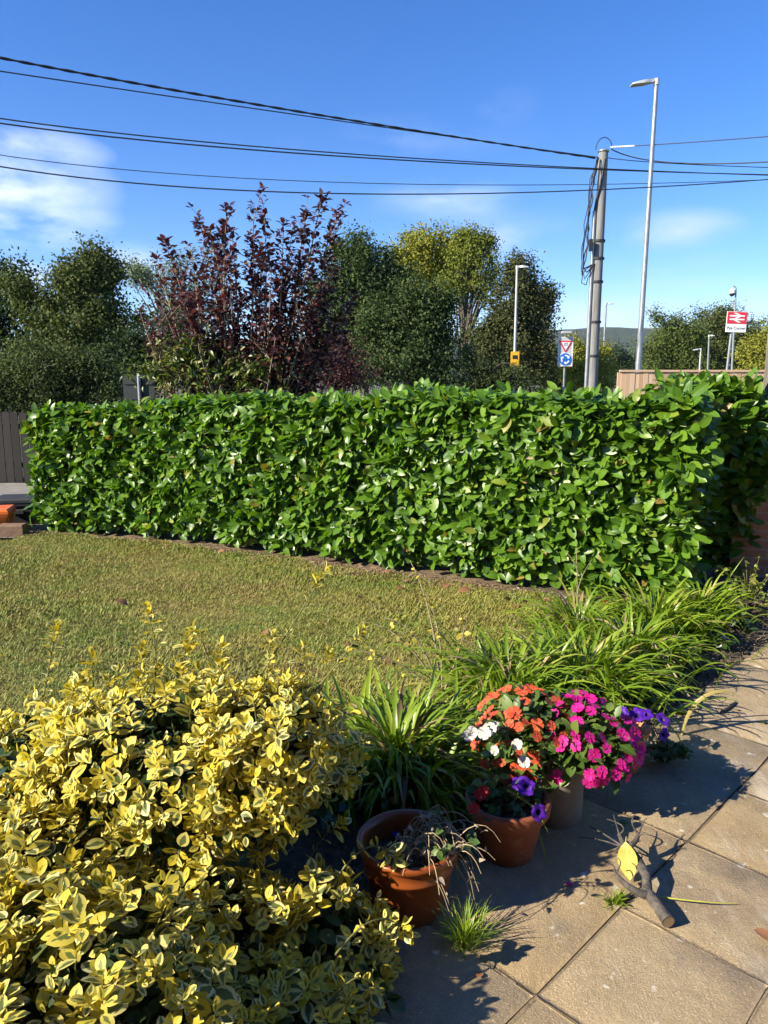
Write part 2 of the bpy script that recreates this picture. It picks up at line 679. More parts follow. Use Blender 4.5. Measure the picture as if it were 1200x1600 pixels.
def make_weeds():
    q = 2600
    cx = rng.uniform(-4.2, 1.0, 90)
    cy = rng.uniform(2.8, 7.4, 90)
    i = rng.integers(0, 90, q)
    x = cx[i] + rng.normal(0, .07, q)
    y = cy[i] + rng.normal(0, .07, q)
    k = in_lawn(x, y)
    x, y = x[k], y[k]
    q = len(x)
    bb = MB()
    X = rot_rand(q)
    X[:, 2] *= .3
    bb.leaves(leaf_t(2, .42, .2, .2, pw=.6), np.stack([x, y, rng.uniform(.002, .02, q)], 1), X, np.tile([0, 0, 1.0], (q, 1)) + .4 * rot_rand(q), rng.uniform(.010, .024, q))
    tag(bb.build('lawn_weeds', mat_leaf('clover_leaf', [(0, (.05, .11, .012)), (1, (.10, .18, .025))], .5, .2)), kind='stuff', label='small clover and weeds in the lawn', cat='weeds')


make_weeds()


def make_bed():
    def z(x, y):
        return -.02 + wob(x, y, 6, .008) + .05 * np.exp(-((s_of(x, y) + 2.1) / .35) ** 2)
    sheet('soil_bed', np.linspace(-2.6, 4.6, 140), np.linspace(-.2, 6.8, 140), z, M['soil'],
          lambda x, y: (x > lawn_edge(y) - .12) & (s_of(x, y) < -1.40) & (y < hedge_y(x) + 1.6))
    # bare strip of earth and litter under the hedge
    m = mat_noise('litter_soil', [(.05, .035, .022), (.16, .11, .06), (.30, .22, .13)], 30, .95, .9, 70, .02)
    sheet('hedge_soil', np.linspace(-5.2, 3.2, 170), np.linspace(4.6, 9.4, 100), lambda x, y: -.016 + wob(x, y, 7, .006), m,
          lambda x, y: (y > hedge_y(x) - .30) & (y < hedge_y(x) + 1.25) & ((x > -3.95) | (y > 8.2)))
    # loose litter
    bb = MB()
    q = 5200
    x = rng.uniform(-4, 2.2, q)
    y = hedge_y(x) - .02 - np.abs(rng.normal(0, .16, q))
    P = np.stack([x, y, rng.uniform(-.008, .012, q)], 1)
    X = rot_rand(q)
    X[:, 2] *= .3
    Z = np.tile([0, 0, 1.0], (q, 1)) + .5 * rot_rand(q)
    bb.leaves(leaf_t(2, .2, .3, .3), P, X, Z, rng.uniform(.012, .04, q))
    ml = mat_leaf('litter', [(0, (.10, .055, .03)), (.5, (.24, .16, .085)), (1, (.40, .31, .20))], .8, .1)
    tag(bb.build('leaf_litter', ml), kind='stuff', label='dry brown leaf crumbs scattered along the hedge foot', cat='litter')
    # bark crumbs and stalks in the bed and at the patio edge
    bb = MB()
    q = 5200
    t_ = rng.uniform(1.2, 6.2, q)
    s_ = -1.5 - np.abs(rng.normal(0, .22, q)) + rng.uniform(0, .10, q)
    x = (t_ + s_) * .70711
    y = (t_ - s_) * .70711
    P = np.stack([x, y, rng.uniform(.0, .02, q)], 1)
    X = rot_rand(q)
    X[:, 2] *= .3
    Z = np.tile([0, 0, 1.0], (q, 1)) + .5 * rot_rand(q)
    bb.leaves(leaf_t(2, .16, .3, .3), P, X, Z, rng.uniform(.01, .035, q))
    ml = mat_leaf('bed_litter', [(0, (.06, .04, .025)), (.5, (.16, .11, .065)), (.85, (.30, .24, .15)), (1, (.09, .12, .03))], .85, .1)
    tag(bb.build('bed_litter', ml), kind='stuff', label='dark bark crumbs and dead stalks in the flower bed', cat='litter')


make_bed()


def make_patio():
    m, nt, b = newmat('flagstone')
    g = nt.nodes.new('ShaderNodeNewGeometry')
    big = noise(nt, 2.2, 6, .65)
    mid = noise(nt, 11, 6, .7, scl=(1, .55, 1))
    fine = noise(nt, 150, 4, .7)
    c = ramp(nt, big, [(.28, (.13, .092, .050)), (.46, (.27, .195, .100)), (.70, (.38, .30, .18))])
    c = mixc(nt, .45, c, ramp(nt, mid, [(.32, (.12, .085, .050)), (.52, (.28, .205, .110)), (.70, (.42, .345, .22))]))
    c = mixc(nt, mathn(nt, 'MULTIPLY', mathn(nt, 'SUBTRACT', fine, .45), 2.0, True), c, (.42, .31, .17))
    spk = noise(nt, 210, 2, .5)
    c = mixc(nt, mathn(nt, 'MULTIPLY', mathn(nt, 'SUBTRACT', spk, .60), 9, True), c, (.60, .47, .29))
    c = mixc(nt, mathn(nt, 'MULTIPLY', mathn(nt, 'SUBTRACT', .40, spk), 6, True), c, (.12, .09, .06))
    c = mixc(nt, .36, c, ramp(nt, g.outputs['Random Per Island'], [(0, (.17, .14, .10)), (.5, (.26, .18, .09)), (.75, (.20, .17, .13)), (1, (.33, .25, .15))]))
    stain = noise(nt, 1.1, 5, .7)
    c = mixc(nt, mathn(nt, 'MULTIPLY', mathn(nt, 'SUBTRACT', stain, .53), 6.0, True), c, (.14, .105, .068))
    strk = noise(nt, 5.5, 5, .7, scl=(1.0, .22, 1))
    c = mixc(nt, mathn(nt, 'MULTIPLY', mathn(nt, 'SUBTRACT', strk, .56), 5.0, True), c, (.40, .35, .27))
    pa = noise(nt, 3.1, 6, .75)
    c = mixc(nt, mathn(nt, 'MULTIPLY', mathn(nt, 'SUBTRACT', .46, pa), 6.0, True), c, (.19, .155, .115))
    pb = noise(nt, 4.3, 6, .75, scl=(.6, 1, 1))
    c = mixc(nt, mathn(nt, 'MULTIPLY', mathn(nt, 'SUBTRACT', pb, .55), 4.0, True), c, (.36, .255, .14))
    lich = noise(nt, 17, 3, .5)
    c = mixc(nt, mathn(nt, 'MULTIPLY', mathn(nt, 'SUBTRACT', lich, .66), 14, True), c, (.50, .46, .38))
    c = mixc(nt, 1.0, c, (1.32, 1.34, 1.40), 'MULTIPLY')
    nt.links.new(c, b.inputs['Base Color'])
    b.inputs['Roughness'].default_value = .85
    b.inputs['Specular IOR Level'].default_value = .3
    grit = noise(nt, 260, 3, .8)
    h = mathn(nt, 'ADD', mathn(nt, 'MULTIPLY', noise(nt, 24, 5, .7), .8), mathn(nt, 'ADD', mathn(nt, 'MULTIPLY', fine, .45), mathn(nt, 'MULTIPLY', grit, .35)))
    bump(nt, b, h, 1.0, .010)
    bb = MB()
    rows = [(-1.44, -.93, .95, 1.5), (-.93, -.50, .475, 1.5), (-.50, 0.05, .62, 1.42), (.05, .52, .48, 1.3), (.52, 1.1, .7, 1.5), (1.1, 1.6, .5, 1.5), (1.6, 2.2, .6, 1.5)]
    rr = random.Random(5)
    for s0, s1, ln, off in rows:
        k0 = -3
        while off + k0 * ln > -.9:
            k0 -= 1
        t = off + k0 * ln
        while t < 7.4:
            t1 = t + ln
            gpt = .0035
            n = 7
            ea = gpt + (.0012 if abs(s0 + .93) < .01 else 0)
            eb = gpt + (.0012 if abs(s1 + .93) < .01 else 0)
            ss = np.concatenate([[s0 + ea], np.linspace(s0 + ea + .010, s1 - eb - .010, n - 2), [s1 - eb]])
            ts = np.concatenate([[t + gpt], np.linspace(t + gpt + .010, t1 - gpt - .010, n - 2), [t1 - gpt]])
            dz = rr.uniform(-.0015, .0015)
            tx, ty = rr.uniform(-.0015, .0015), rr.uniform(-.0015, .0015)
            V, F = [], []
            for a, si in enumerate(ss):
                for c_, ti in enumerate(ts):
                    ed = (a in (0, n - 1)) + (c_ in (0, n - 1))
                    jx = rr.uniform(-.004, .004) if ed else 0
                    z = dz + tx * (a / n - .5) * 2 + ty * (c_ / n - .5) * 2 + rr.uniform(-.002, .002) - (.0045 if ed else 0)
                    si2, ti2 = si + jx, ti + jx
                    V.append(((ti2 + si2) * .70711, (ti2 - si2) * .70711, z))
            for a in range(n - 1):
                for c_ in range(n - 1):
                    q = a * n + c_
                    F.append((q, q + n, q + n + 1, q + 1)[::-1])
            # skirt
            ring = [c_ for c_ in range(n)] + [a * n + n - 1 for a in range(1, n)] + [(n - 1) * n + c_ for c_ in range(n - 2, -1, -1)] + [a * n for a in range(n - 2, 0, -1)]
            base = len(V)
            for r_ in ring:
                V.append((V[r_][0], V[r_][1], -.045))
            L_ = len(ring)
            F += [(ring[i], ring[(i + 1) % L_], base + (i + 1) % L_, base + i) for i in range(L_)]
            bb.add(V, F)
            t = t1
    tag(bb.build('patio', m), kind='structure')
    # sandy jointing between the slabs
    mj = mat_noise('joint_sand', [(.16, .12, .075), (.32, .25, .16)], 40, .95, .6, 90, .01)
    sheet('patio_joints', np.linspace(-1.5, 6.4, 120), np.linspace(-2.2, 6.4, 120), lambda x, y: -.0065 + wob(x, y, 9, .0006), mj,
          lambda x, y: (s_of(x, y) > -1.43) & (s_of(x, y) < 2.2) & (np.abs(s_of(x, y) + .93) > .05) & (x + y > -1.2) & (x + y < 10))
    q = MB()
    q.box((1.55, 2.87, -.0145), (8.6, .16, .012), R(45))
    tag(q.build('joint_soil', mat_noise('joint_earth', [(.09, .07, .045), (.18, .14, .09)], 40, .95, .6, 90, .01)), kind='structure')


make_patio()


def make_driveway():
    m = mat_noise('concrete', [(.16, .15, .13), (.26, .24, .21)], 5, .9, .4, 50, .005)
    sheet('driveway', np.linspace(-9, -3.9, 20), np.linspace(7.75, 12.2, 20), lambda x, y: np.full_like(x, -.02), m,
          lambda x, y: (x < -4.0) & (x < -4.6 + (y < 8.9) * 1.0))
    mb = mat_noise('brick_kerb', [(.13, .075, .045), (.22, .14, .085)], 12, .9, .5, 60, .006)
    b = MB()
    for i in range(9):
        b.box((-6.35 + i * .29, 7.72 + i * .018, .03), (.28, .16, .15), .06, 0, .012)
    tag(b.build('brick_kerb', mb, loc=(-5.2, 7.75, -.04), smooth=False), 'low brown brick edging between lawn and driveway', 'kerb')


make_driveway()


def make_hills():
    def hill(name, y0, y1, x0, x1, prof, mat, seed):
        r = np.random.default_rng(seed)
        xs = np.linspace(x0, x1, 260)
        ys = np.linspace(y0, y1, 40)
        ph = r.uniform(0, 6, 8)

        def z(x, y):
            top = np.interp(x, prof[0], prof[1])
            t = np.clip((y - y0) / (y1 - y0) / .62, 0, 1)
            prof_y = np.where(t < 1, np.sin(t * math.pi / 2), 1.0)
            fall = np.clip((y - y0 - .62 * (y1 - y0)) / (.38 * (y1 - y0)), 0, 1)
            n = sum(3.0 * np.sin(x * f + ph[i] + y * f * .7) / (i + 1) for i, f in enumerate((.006, .011, .023, .041, .07)))
            return -6 + (top + n) * prof_y * (1 - .8 * fall)
        sheet(name, xs, ys, z, mat)
    m, nt, b = newmat('wooded_hill')
    f = noise(nt, .0045, 4, .5)
    f2 = noise(nt, .06, 5, .7)
    c = ramp(nt, f2, [(.35, (.010, .022, .010)), (.55, (.026, .048, .018)), (.75, (.05, .075, .03))])
    c = mixc(nt, mathn(nt, 'MULTIPLY', mathn(nt, 'SUBTRACT', f, .56), 14, True), c, (.10, .13, .045))
    nt.links.new(c, b.inputs['Base Color'])
    b.inputs['Roughness'].default_value = 1
    bump(nt, b, f2, 1, 12)
    k = 1700 / FOC

    def prof(pts, Y):
        q = sorted(((px - 600) / FOC * Y, max(2, atd(px, py, Y).z + 6)) for px, py in pts)
        return [a for a, _ in q], [c for _, c in q]
    hill('hill', 1250, 2100, -4200, 3600, prof([(-2400, 540), (-800, 520), (0, 530), (500, 535), (800, 520), (870, 516), (930, 514), (985, 517), (1040, 526), (1110, 542), (1300, 560), (2400, 545)], 1780), m, 1)
    m2 = mat_noise('moor_hill', [(.10, .075, .05), (.13, .11, .06), (.07, .08, .04)], .006, 1, 0)
    hill('moor_hill', 2600, 3900, -5600, 5600, prof([(-1800, 545), (200, 540), (900, 522), (985, 513), (1020, 513), (1080, 521), (1250, 535), (2300, 550)], 3400), m2, 2)


make_hills()


def make_added_house():  # out of view; added to block sky light and deepen shade on the paving
    t = thing('house', 'unseen brick house added behind the viewer to darken the shaded paving', 'house', (2.0, -3.2, -.04))
    m = mat_noise('added_house_brick', [(.17, .085, .055), (.26, .14, .09)], 9, .9, .5, 50, .01)
    b = MB()
    b.box((2.0, -3.4, 2.6), (9.4, 4.4, 5.3))
    b.build('walls', m, t, smooth=False)
    b = MB()
    V = [(-2.9, -.95, 5.2), (6.9, -.95, 5.2), (6.9, -5.8, 5.2), (-2.9, -5.8, 5.2), (-2.9, -3.4, 7.2), (6.9, -3.4, 7.2)]
    b.add(V, [(0, 1, 5, 4), (2, 3, 4, 5), (3, 2, 1, 0)])
    b.add(V, [(0, 4, 3), (1, 2, 5)])
    b.build('roof', mat_noise('roof_tile', [(.07, .055, .05), (.12, .09, .08)], 8, .9, .4), t, smooth=False)
    w = None
    for x in (-.8, 3.8):
        b = MB()
        b.box((x, -1.185, 1.6), (1.5, .06, 1.2), 0, 0, .01)
        w = b.build('window', M['white'], t, smooth=False)
        b = MB()
        b.box((x, -1.150, 1.6), (1.34, .012, 1.04))
        b.build('pane', mat_plain('window_glass', (.03, .035, .04), .05), w, smooth=False)


make_added_house()


# ------------------------------------------------------------------ hedge
def leafcloud(b, P, out, L0, L1, tmpls, up=.55, spread=.8, mat=0, W=(.9, 1.2), flat=.7, face=.58):
    n = len(P)
    out = out / (np.linalg.norm(out, axis=1)[:, None] + 1e-9)
    X = out * rng.uniform(.0, flat, n)[:, None] + rot_rand(n) * spread * np.array([1.25, 1.25, .8]) + np.array([0, 0, -.08])
    Z = out * face + np.array([-.28, -.10, up]) + rot_rand(n) * .55
    Ls = rng.uniform(L0, L1, n)
    w = rng.uniform(W[0], W[1], n)
    idx = rng.integers(0, len(tmpls), n)
    for k, t in enumerate(tmpls):
        s = idx == k
        b.leaves(t, P[s], X[s], Z[s], Ls[s], w[s], mat)


LAUREL = [leaf_t(6, .235, .22, .18, base=.9, pw=.62), leaf_t(6, .215, .30, .32, base=.9, pw=.62), leaf_t(6, .25, .15, .05, wave=.6, base=.85, pw=.62), leaf_t(6, .225, .35, -.12, base=.95, pw=.62)]
M['laurel'] = mat_leaf('laurel_leaf', [(0, (.040, .098, .006)), (.35, (.078, .172, .010)), (.7, (.108, .222, .013)), (.95, (.155, .27, .020)), (.985, (.25, .27, .03)), (1, (.28, .16, .05))],
                       .40, .30, (1.3, 1.4, .3), .55, rib=(.16, .28, .06))
M['laurel_stem'] = mat_noise('laurel_stem', [(.05, .05, .02), (.12, .11, .05)], 30, .8, .3)


def make_hedge():
    t = thing('laurel_hedge', 'long clipped glossy green laurel hedge across the back of the lawn', 'hedge', (-.6, 6.9, -.02))
    seg = [np.array(p) for p in HF]
    ls = [np.linalg.norm(seg[i + 1] - seg[i]) for i in range(len(seg) - 1)]
    tot = sum(ls)
    cum = np.concatenate([[0], np.cumsum(ls)])

    def along(u):
        x = np.interp(u, cum, [p[0] for p in seg])
        y = np.interp(u, cum, [p[1] for p in seg])
        i = np.clip(np.searchsorted(cum, u) - 1, 0, len(ls) - 1)
        d = np.array([(seg[k + 1] - seg[k]) / ls[k] for k in range(len(ls))])[i]
        return x, y, d

    def top(u):
        return np.interp(u, [0, .25 * tot, .5 * tot, .7 * tot, tot], [1.26, 1.39, 1.46, 1.48, 1.49]) + .02 * np.sin(u * 3.1) + .012 * np.sin(u * 7.7 + 1)

    def bulge(u, z):
        return .03 * np.sin(u * 2.3 + 2 * np.sin(z * 2)) + .02 * np.sin(u * 5.1 + z * 4) + .03 * np.sin(u * 11 - z * 9)
    b = MB()
    TH = .9
    # face
    n = 13500
    u = rng.uniform(-.02, tot + .02, n)
    zt = top(u)
    z = .06 + (zt - .06) * rng.uniform(0, 1, n) ** .95
    x, y, d = along(u)
    nrm = np.stack([d[:, 1], -d[:, 0], np.zeros(n)], 1)
    dep = np.abs(rng.normal(0, .075, n)) - bulge(u, z) * 1.0
    rnd = np.clip((z - zt + .16) / .16, 0, 1)
    dep = dep + .10 * rnd ** 2 + .09 * np.clip((.28 - z) / .28, 0, 1)
    P = np.stack([x, y, z], 1) - nrm * dep[:, None]
    leafcloud(b, P, nrm + np.array([0, 0, 1.0]) * (rnd * .9)[:, None], .085, .142, LAUREL, flat=.4, face=.85, up=.5)
    # inner leaves, shaded by the outer ones
    n = 4200
    u = rng.uniform(.05, tot - .05, n)
    zt = top(u)
    z = .10 + (zt - .16) * rng.uniform(0, 1, n)
    x, y, d = along(u)
    nrm = np.stack([d[:, 1], -d[:, 0], np.zeros(n)], 1)
    P = np.stack([x, y, z], 1) - nrm * rng.uniform(.22, .62, n)[:, None]
    leafcloud(b, P, nrm + .5 * rot_rand(n), .10, .16, LAUREL)
    # top
    n = 5200
    u = rng.uniform(0, tot, n)
    x, y, d = along(u)
    nrm = np.stack([d[:, 1], -d[:, 0], np.zeros(n)], 1)
    P = np.stack([x, y, top(u) - np.abs(rng.normal(0, .045, n)) + .035 * (rng.uniform(0, 1, n) > .9)], 1) - nrm * rng.uniform(.0, TH, n)[:, None]
    P[:, 2] += .05 * np.sin(P[:, 0] * 4) * np.sin(P[:, 1] * 3)
    leafcloud(b, P, np.tile([0, 0, 1.0], (n, 1)) + .6 * nrm, .085, .140, LAUREL, up=.9, flat=.3, face=.8)
    # two ends
    for end, sg in ((0.0, -1), (tot, 1)):
        n = 1500
        x, y, d = along(np.full(n, end))
        nrm = np.stack([d[:, 1], -d[:, 0], np.zeros(n)], 1)
        o3 = np.stack([d[:, 0] * sg, d[:, 1] * sg, np.zeros(n)], 1)
        w = rng.uniform(0, TH, n)
        z = rng.uniform(.08, 1, n) * top(np.full(n, end))
        P = np.stack([x, y, z], 1) - nrm * w[:, None] + o3 * (rng.normal(-.06, .06, n) + .05 * np.sin(z * 6 + w * 5))[:, None]
        leafcloud(b, P, o3 + .25 * nrm, .10, .165, LAUREL)
    # back
    n = 2200
    u = rng.uniform(0, tot, n)
    x, y, d = along(u)
    nrm = np.stack([d[:, 1], -d[:, 0], np.zeros(n)], 1)
    P = np.stack([x, y, rng.uniform(.1, 1, n) * top(u)], 1) - nrm * (TH + rng.normal(0, .06, n))[:, None]
    leafcloud(b, P, -nrm, .11, .17, LAUREL)
    b.build('foliage', M['laurel'], t)
    # upright stems inside
    s = MB()
    for k in range(44):
        u0 = np.array([(k + .5) * tot / 44])
        x, y, d = along(u0)
        px, py = x[0] - d[0][1] * .42, y[0] + d[0][0] * .42
        for q in range(3):
            a = random.uniform(0, 6.3)
            h = random.uniform(.8, 1.3)
            p = [(px, py, -.02), (px + .07 * math.cos(a), py + .07 * math.sin(a), h * .4), (px + .26 * math.cos(a), py + .26 * math.sin(a), h)]
            s.tube(bez(*p, n=6), np.linspace(.014, .005, 7), 6)
    s.build('stems', M['laurel_stem'], t)


make_hedge()


def make_corner_laurel():
    t = thing('laurel_shrub', 'dark shaded laurel at the right end of the hedge above the brick wall', 'shrub', (2.9, 6.25, -.02))
    b = MB()
    n = 3000
    x = rng.uniform(2.3, 3.7, n)
    zt = np.where(x > 2.98, 1.38, 1.50) + .06 * np.sin(x * 9)
    lo = np.where(x < 2.98, .05, .78)
    z = lo + (zt - lo) * rng.uniform(0, 1, n) ** .9
    y = 5.92 + .08 * np.sin(x * 5 + z * 3) + np.abs(rng.normal(0, .14, n))
    P = np.stack([x, y, z], 1)
    leafcloud(b, P, np.tile([.1, -1, .2], (n, 1)), .10, .165, LAUREL)
    n = 1200
    P = np.stack([rng.uniform(2.4, 3.0, n), rng.uniform(5.95, 6.9, n), rng.normal(1.50, .05, n)], 1)
    leafcloud(b, P, np.tile([0, -.2, 1.0], (n, 1)), .10, .165, LAUREL, up=.9)
    b.build('foliage', M['laurel'], t)
    s = MB()
    for k in range(9):
        x0 = 2.3 + k * .16
        a = random.uniform(-.3, .3)
        s.tube(bez((x0, 6.4, -.02), (x0 + a * .3, 6.4, .7), (x0 + a, 6.3, random.uniform(1.3, 1.6)), n=7), np.linspace(.02, .006, 8), 6)
    s.build('stems', M['laurel_stem'], t)


make_corner_laurel()


def make_brick_wall():
    m, nt, b = newmat('brick')
    tc = nt.nodes.new('ShaderNodeTexCoord')
    mp = nt.nodes.new('ShaderNodeMapping')
    mp.inputs['Rotation'].default_value = (R(90), 0, 0)
    nt.links.new(tc.outputs['Object'], mp.inputs[0])
    br = nt.nodes.new('ShaderNodeTexBrick')
    br.inputs['Scale'].default_value = 1.0
    br.inputs['Brick Width'].default_value = .225
    br.inputs['Row Height'].default_value = .075
    br.inputs['Mortar Size'].default_value = .011
    br.inputs['Color1'].default_value = (.32, .13, .07, 1)
    br.inputs['Color2'].default_value = (.24, .10, .055, 1)
    br.inputs['Mortar'].default_value = (.28, .23, .18, 1)
    nt.links.new(mp.outputs[0], br.inputs[0])
    c = mixc(nt, .5, br.outputs[0], ramp(nt, noise(nt, 9, 6), [(.3, (.16, .08, .05)), (.7, (.36, .2, .12))]))
    nt.links.new(c, b.inputs['Base Color'])
    b.inputs['Roughness'].default_value = .9
    bump(nt, b, mathn(nt, 'SUBTRACT', 1, br.outputs[1]), .7, .01)
    q = MB()
    q.box((3.72, 6.02, .50), (1.7, .22, 1.04), -.06)
    w = thing('brick_wall', 'low red brick garden wall in deep shade at the right edge', 'wall', (3.72, 6.02, -.04))
    q.build('brickwork', m, w, smooth=False)
    q = MB()
    q.box((3.72, 6.02, 1.045), (1.74, .26, .05), -.06, 0, .012)
    q.build('coping', mat_noise('coping', [(.16, .12, .09), (.26, .19, .14)], 12, .9, .4), w, smooth=False)
    # grey timber post at the frame's edge
    mw = mat_noise('weathered_post', [(.10, .085, .065), (.17, .15, .12), (.13, .14, .07)], 7, .95, .5, 30, .006, scl=(3, 3, .4))
    q = MB()
    q.box((3.285, 6.30, 1.03), (.13, .13, 2.10), .05, 0, .02)
    tag(q.build('wooden_post', mw, loc=(3.285, 6.30, -.02), smooth=False), 'weathered grey timber post standing by the brick wall', 'post')


make_brick_wall()


# ------------------------------------------------------------------ trees and shrubs beyond the hedge
QUAD = (np.array([(0, -.32, 0), (.5, -.42, .05), (1, 0, -.1), (.45, .42, .06)]), np.array([(0, 1, 2, 3)]), np.array([(0, 0.), (.5, 0), (1, .5), (.5, 1)]))


def tree(name, label, cat, Y, trunk_px, base_py, blobs, mat, leaf=(.10, .2), dens=1.0, clump=.55, group=None, sparse=0.0, seed=0,
         limbs=26, tr=.16, bark='bark', per=46, fork=.35, depth=.8, tmpl=QUAD, lsc=.62):
    """crown = clumps of leaf faces filling a few lobes; lobes given by where they stand (sight line, at distance Y)"""
    r = np.random.default_rng(100 + seed)
    bx = atd(trunk_px, base_py, Y)
    base = Vector((bx.x, Y, -.06))
    t = thing(name, label, cat, base, group)
    b, tb = MB(), MB()
    ctr = []
    blobs = list(blobs)
    for k_ in range(2 + 2 * len(blobs)):
        q0 = blobs[r.integers(0, len(blobs))]
        a_ = r.uniform(-.35, math.pi + .35)
        f_ = r.uniform(.22, .42)
        blobs.append((q0[0] + q0[2] * .98 * math.cos(a_), q0[1] - q0[3] * .98 * math.sin(a_), max(5, q0[2] * f_), max(5, q0[3] * f_ * 1.1)))
    for px, py, rx, ry in blobs:
        c = atd(px, py + 5, Y)
        k = Y / FOC * 1.02
        ax, az = rx * k, ry * k
        vol = ax * az * max(ax, az) ** .0
        m = max(5, int(dens * 25 * (ax * az) / (clump ** 2 * 3.2)))
        q = r.normal(size=(m, 3))
        q /= np.linalg.norm(q, axis=1)[:, None]
        rad = r.uniform(.2, 1.0, m) ** .45 * np.where(r.uniform(size=m) > .86, r.uniform(1.0, 1.28, m), 1.0)
        q = q * rad[:, None]
        ctr.append(np.array(c) + q * np.array([ax, ax * depth, az]))
    K = np.concatenate(ctr)
    K = K[K[:, 2] > .25]
    if sparse:
        K = K[r.uniform(size=len(K)) > sparse]
    m = len(K)
    cs = clump * r.uniform(.5, 1.5, m)
    cnt = np.maximum(12, (per * 2.3 * (cs / clump) ** 2).astype(int))
    idx = np.repeat(np.arange(m), cnt)
    q = r.normal(size=(len(idx), 3)) * np.array([.46, .46, .30])
    cen = K.mean(0)
    dr = K - cen + np.array([0, 0, .7]) * (K[:, 2].max() - cen[2]) + r.normal(size=K.shape) * .25 * clump
    dr /= np.linalg.norm(dr, axis=1)[:, None] + 1e-6
    q = np.clip(q * .85, -1.0, 1.0) + dr[idx] * (np.clip(r.normal(size=len(idx)), -1.5, 1.25) * .50)[:, None]
    P = K[idx] + q * cs[idx][:, None]
    out = P - K[idx] + .35 * (P - cen) / (np.linalg.norm(P - cen, axis=1)[:, None] + .01)
    X = r.normal(size=P.shape) + np.array([0, 0, -.2])
    Z = out * .8 + r.normal(size=P.shape) * .6 + np.array([0, 0, .5])
    b.leaves(tmpl, P, X, Z, r.uniform(leaf[0], leaf[1], len(P)) * lsc)
    b.build('crown', mat, t)
    # trunk and limbs
    topz = K[:, 2].max()
    mid = Vector((cen[0], cen[1], cen[2] * .55 + topz * .45))
    f = Vector((base.x * (1 - fork) + mid.x * fork, Y, base.z + (mid.z - base.z) * fork))
    tb.tube(bez(base, (base + f) * .5 + Vector((tr * .4, 0, 0)), f, 6), np.linspace(tr, tr * .75, 7), 9)
    tb.tube(bez(f, (f + mid) * .5 + Vector((-tr * .6, 0, 0)), mid, 6), np.linspace(tr * .75, tr * .15, 7), 7)
    pick = r.choice(m, min(limbs, m), replace=False)
    for i in pick:
        e = Vector(K[i])
        a = r.uniform(0, .8)
        s = f.lerp(mid, a)
        if e.z < s.z:
            s = base.lerp(f, .85)
        mm = (s + e) * .5 + Vector((r.normal() * .15, r.normal() * .15, abs(r.normal()) * .25))
        tb.tube(bez(s, mm, e, 6), np.linspace(tr * .34, tr * .07, 7), 5, cap=False)
    tb.build('trunk', M[bark], t)
    return t


def fol(name, a, b_, c, rough=.75, trans=.2, clump=None):
    mixv = lambda p, q, t: tuple((x * (1 - t) + y * t) * k for x, y, k in zip(p, q, (.92, 1.06, 1.0)))
    return mat_leaf(name, [(0, mixv(a, b_, .35)), (.55, mixv(b_, b_, 0)), (1, mixv(b_, c, .45))], rough, trans, (1.2, 1.3, .5), .12, clump=clump)


M['dk'] = fol('dark_foliage', (.034, .050, .018), (.066, .088, .032), (.13, .14, .06))
M['olive'] = fol('olive_foliage', (.052, .060, .020), (.098, .108, .036), (.17, .165, .07))
M['blue_dk'] = fol('evergreen_foliage', (.020, .034, .016), (.040, .060, .027), (.085, .105, .048))
M['willow'] = fol('willow_foliage', (.12, .14, .085), (.18, .20, .125), (.25, .26, .18))
M['yellowg'] = fol('autumn_foliage', (.15, .145, .022), (.25, .225, .035), (.34, .28, .045))
M['green_mid'] = fol('mid_foliage', (.06, .08, .02), (.10, .12, .03), (.16, .165, .05))
M['airy'] = fol('airy_foliage', (.10, .115, .02), (.17, .175, .032), (.26, .235, .05))
M['rust'] = fol('rusty_foliage', (.044, .054, .022), (.080, .082, .034), (.18, .125, .055))
M['bank'] = fol('bramble_foliage', (.040, .052, .020), (.072, .086, .032), (.13, .13, .062))


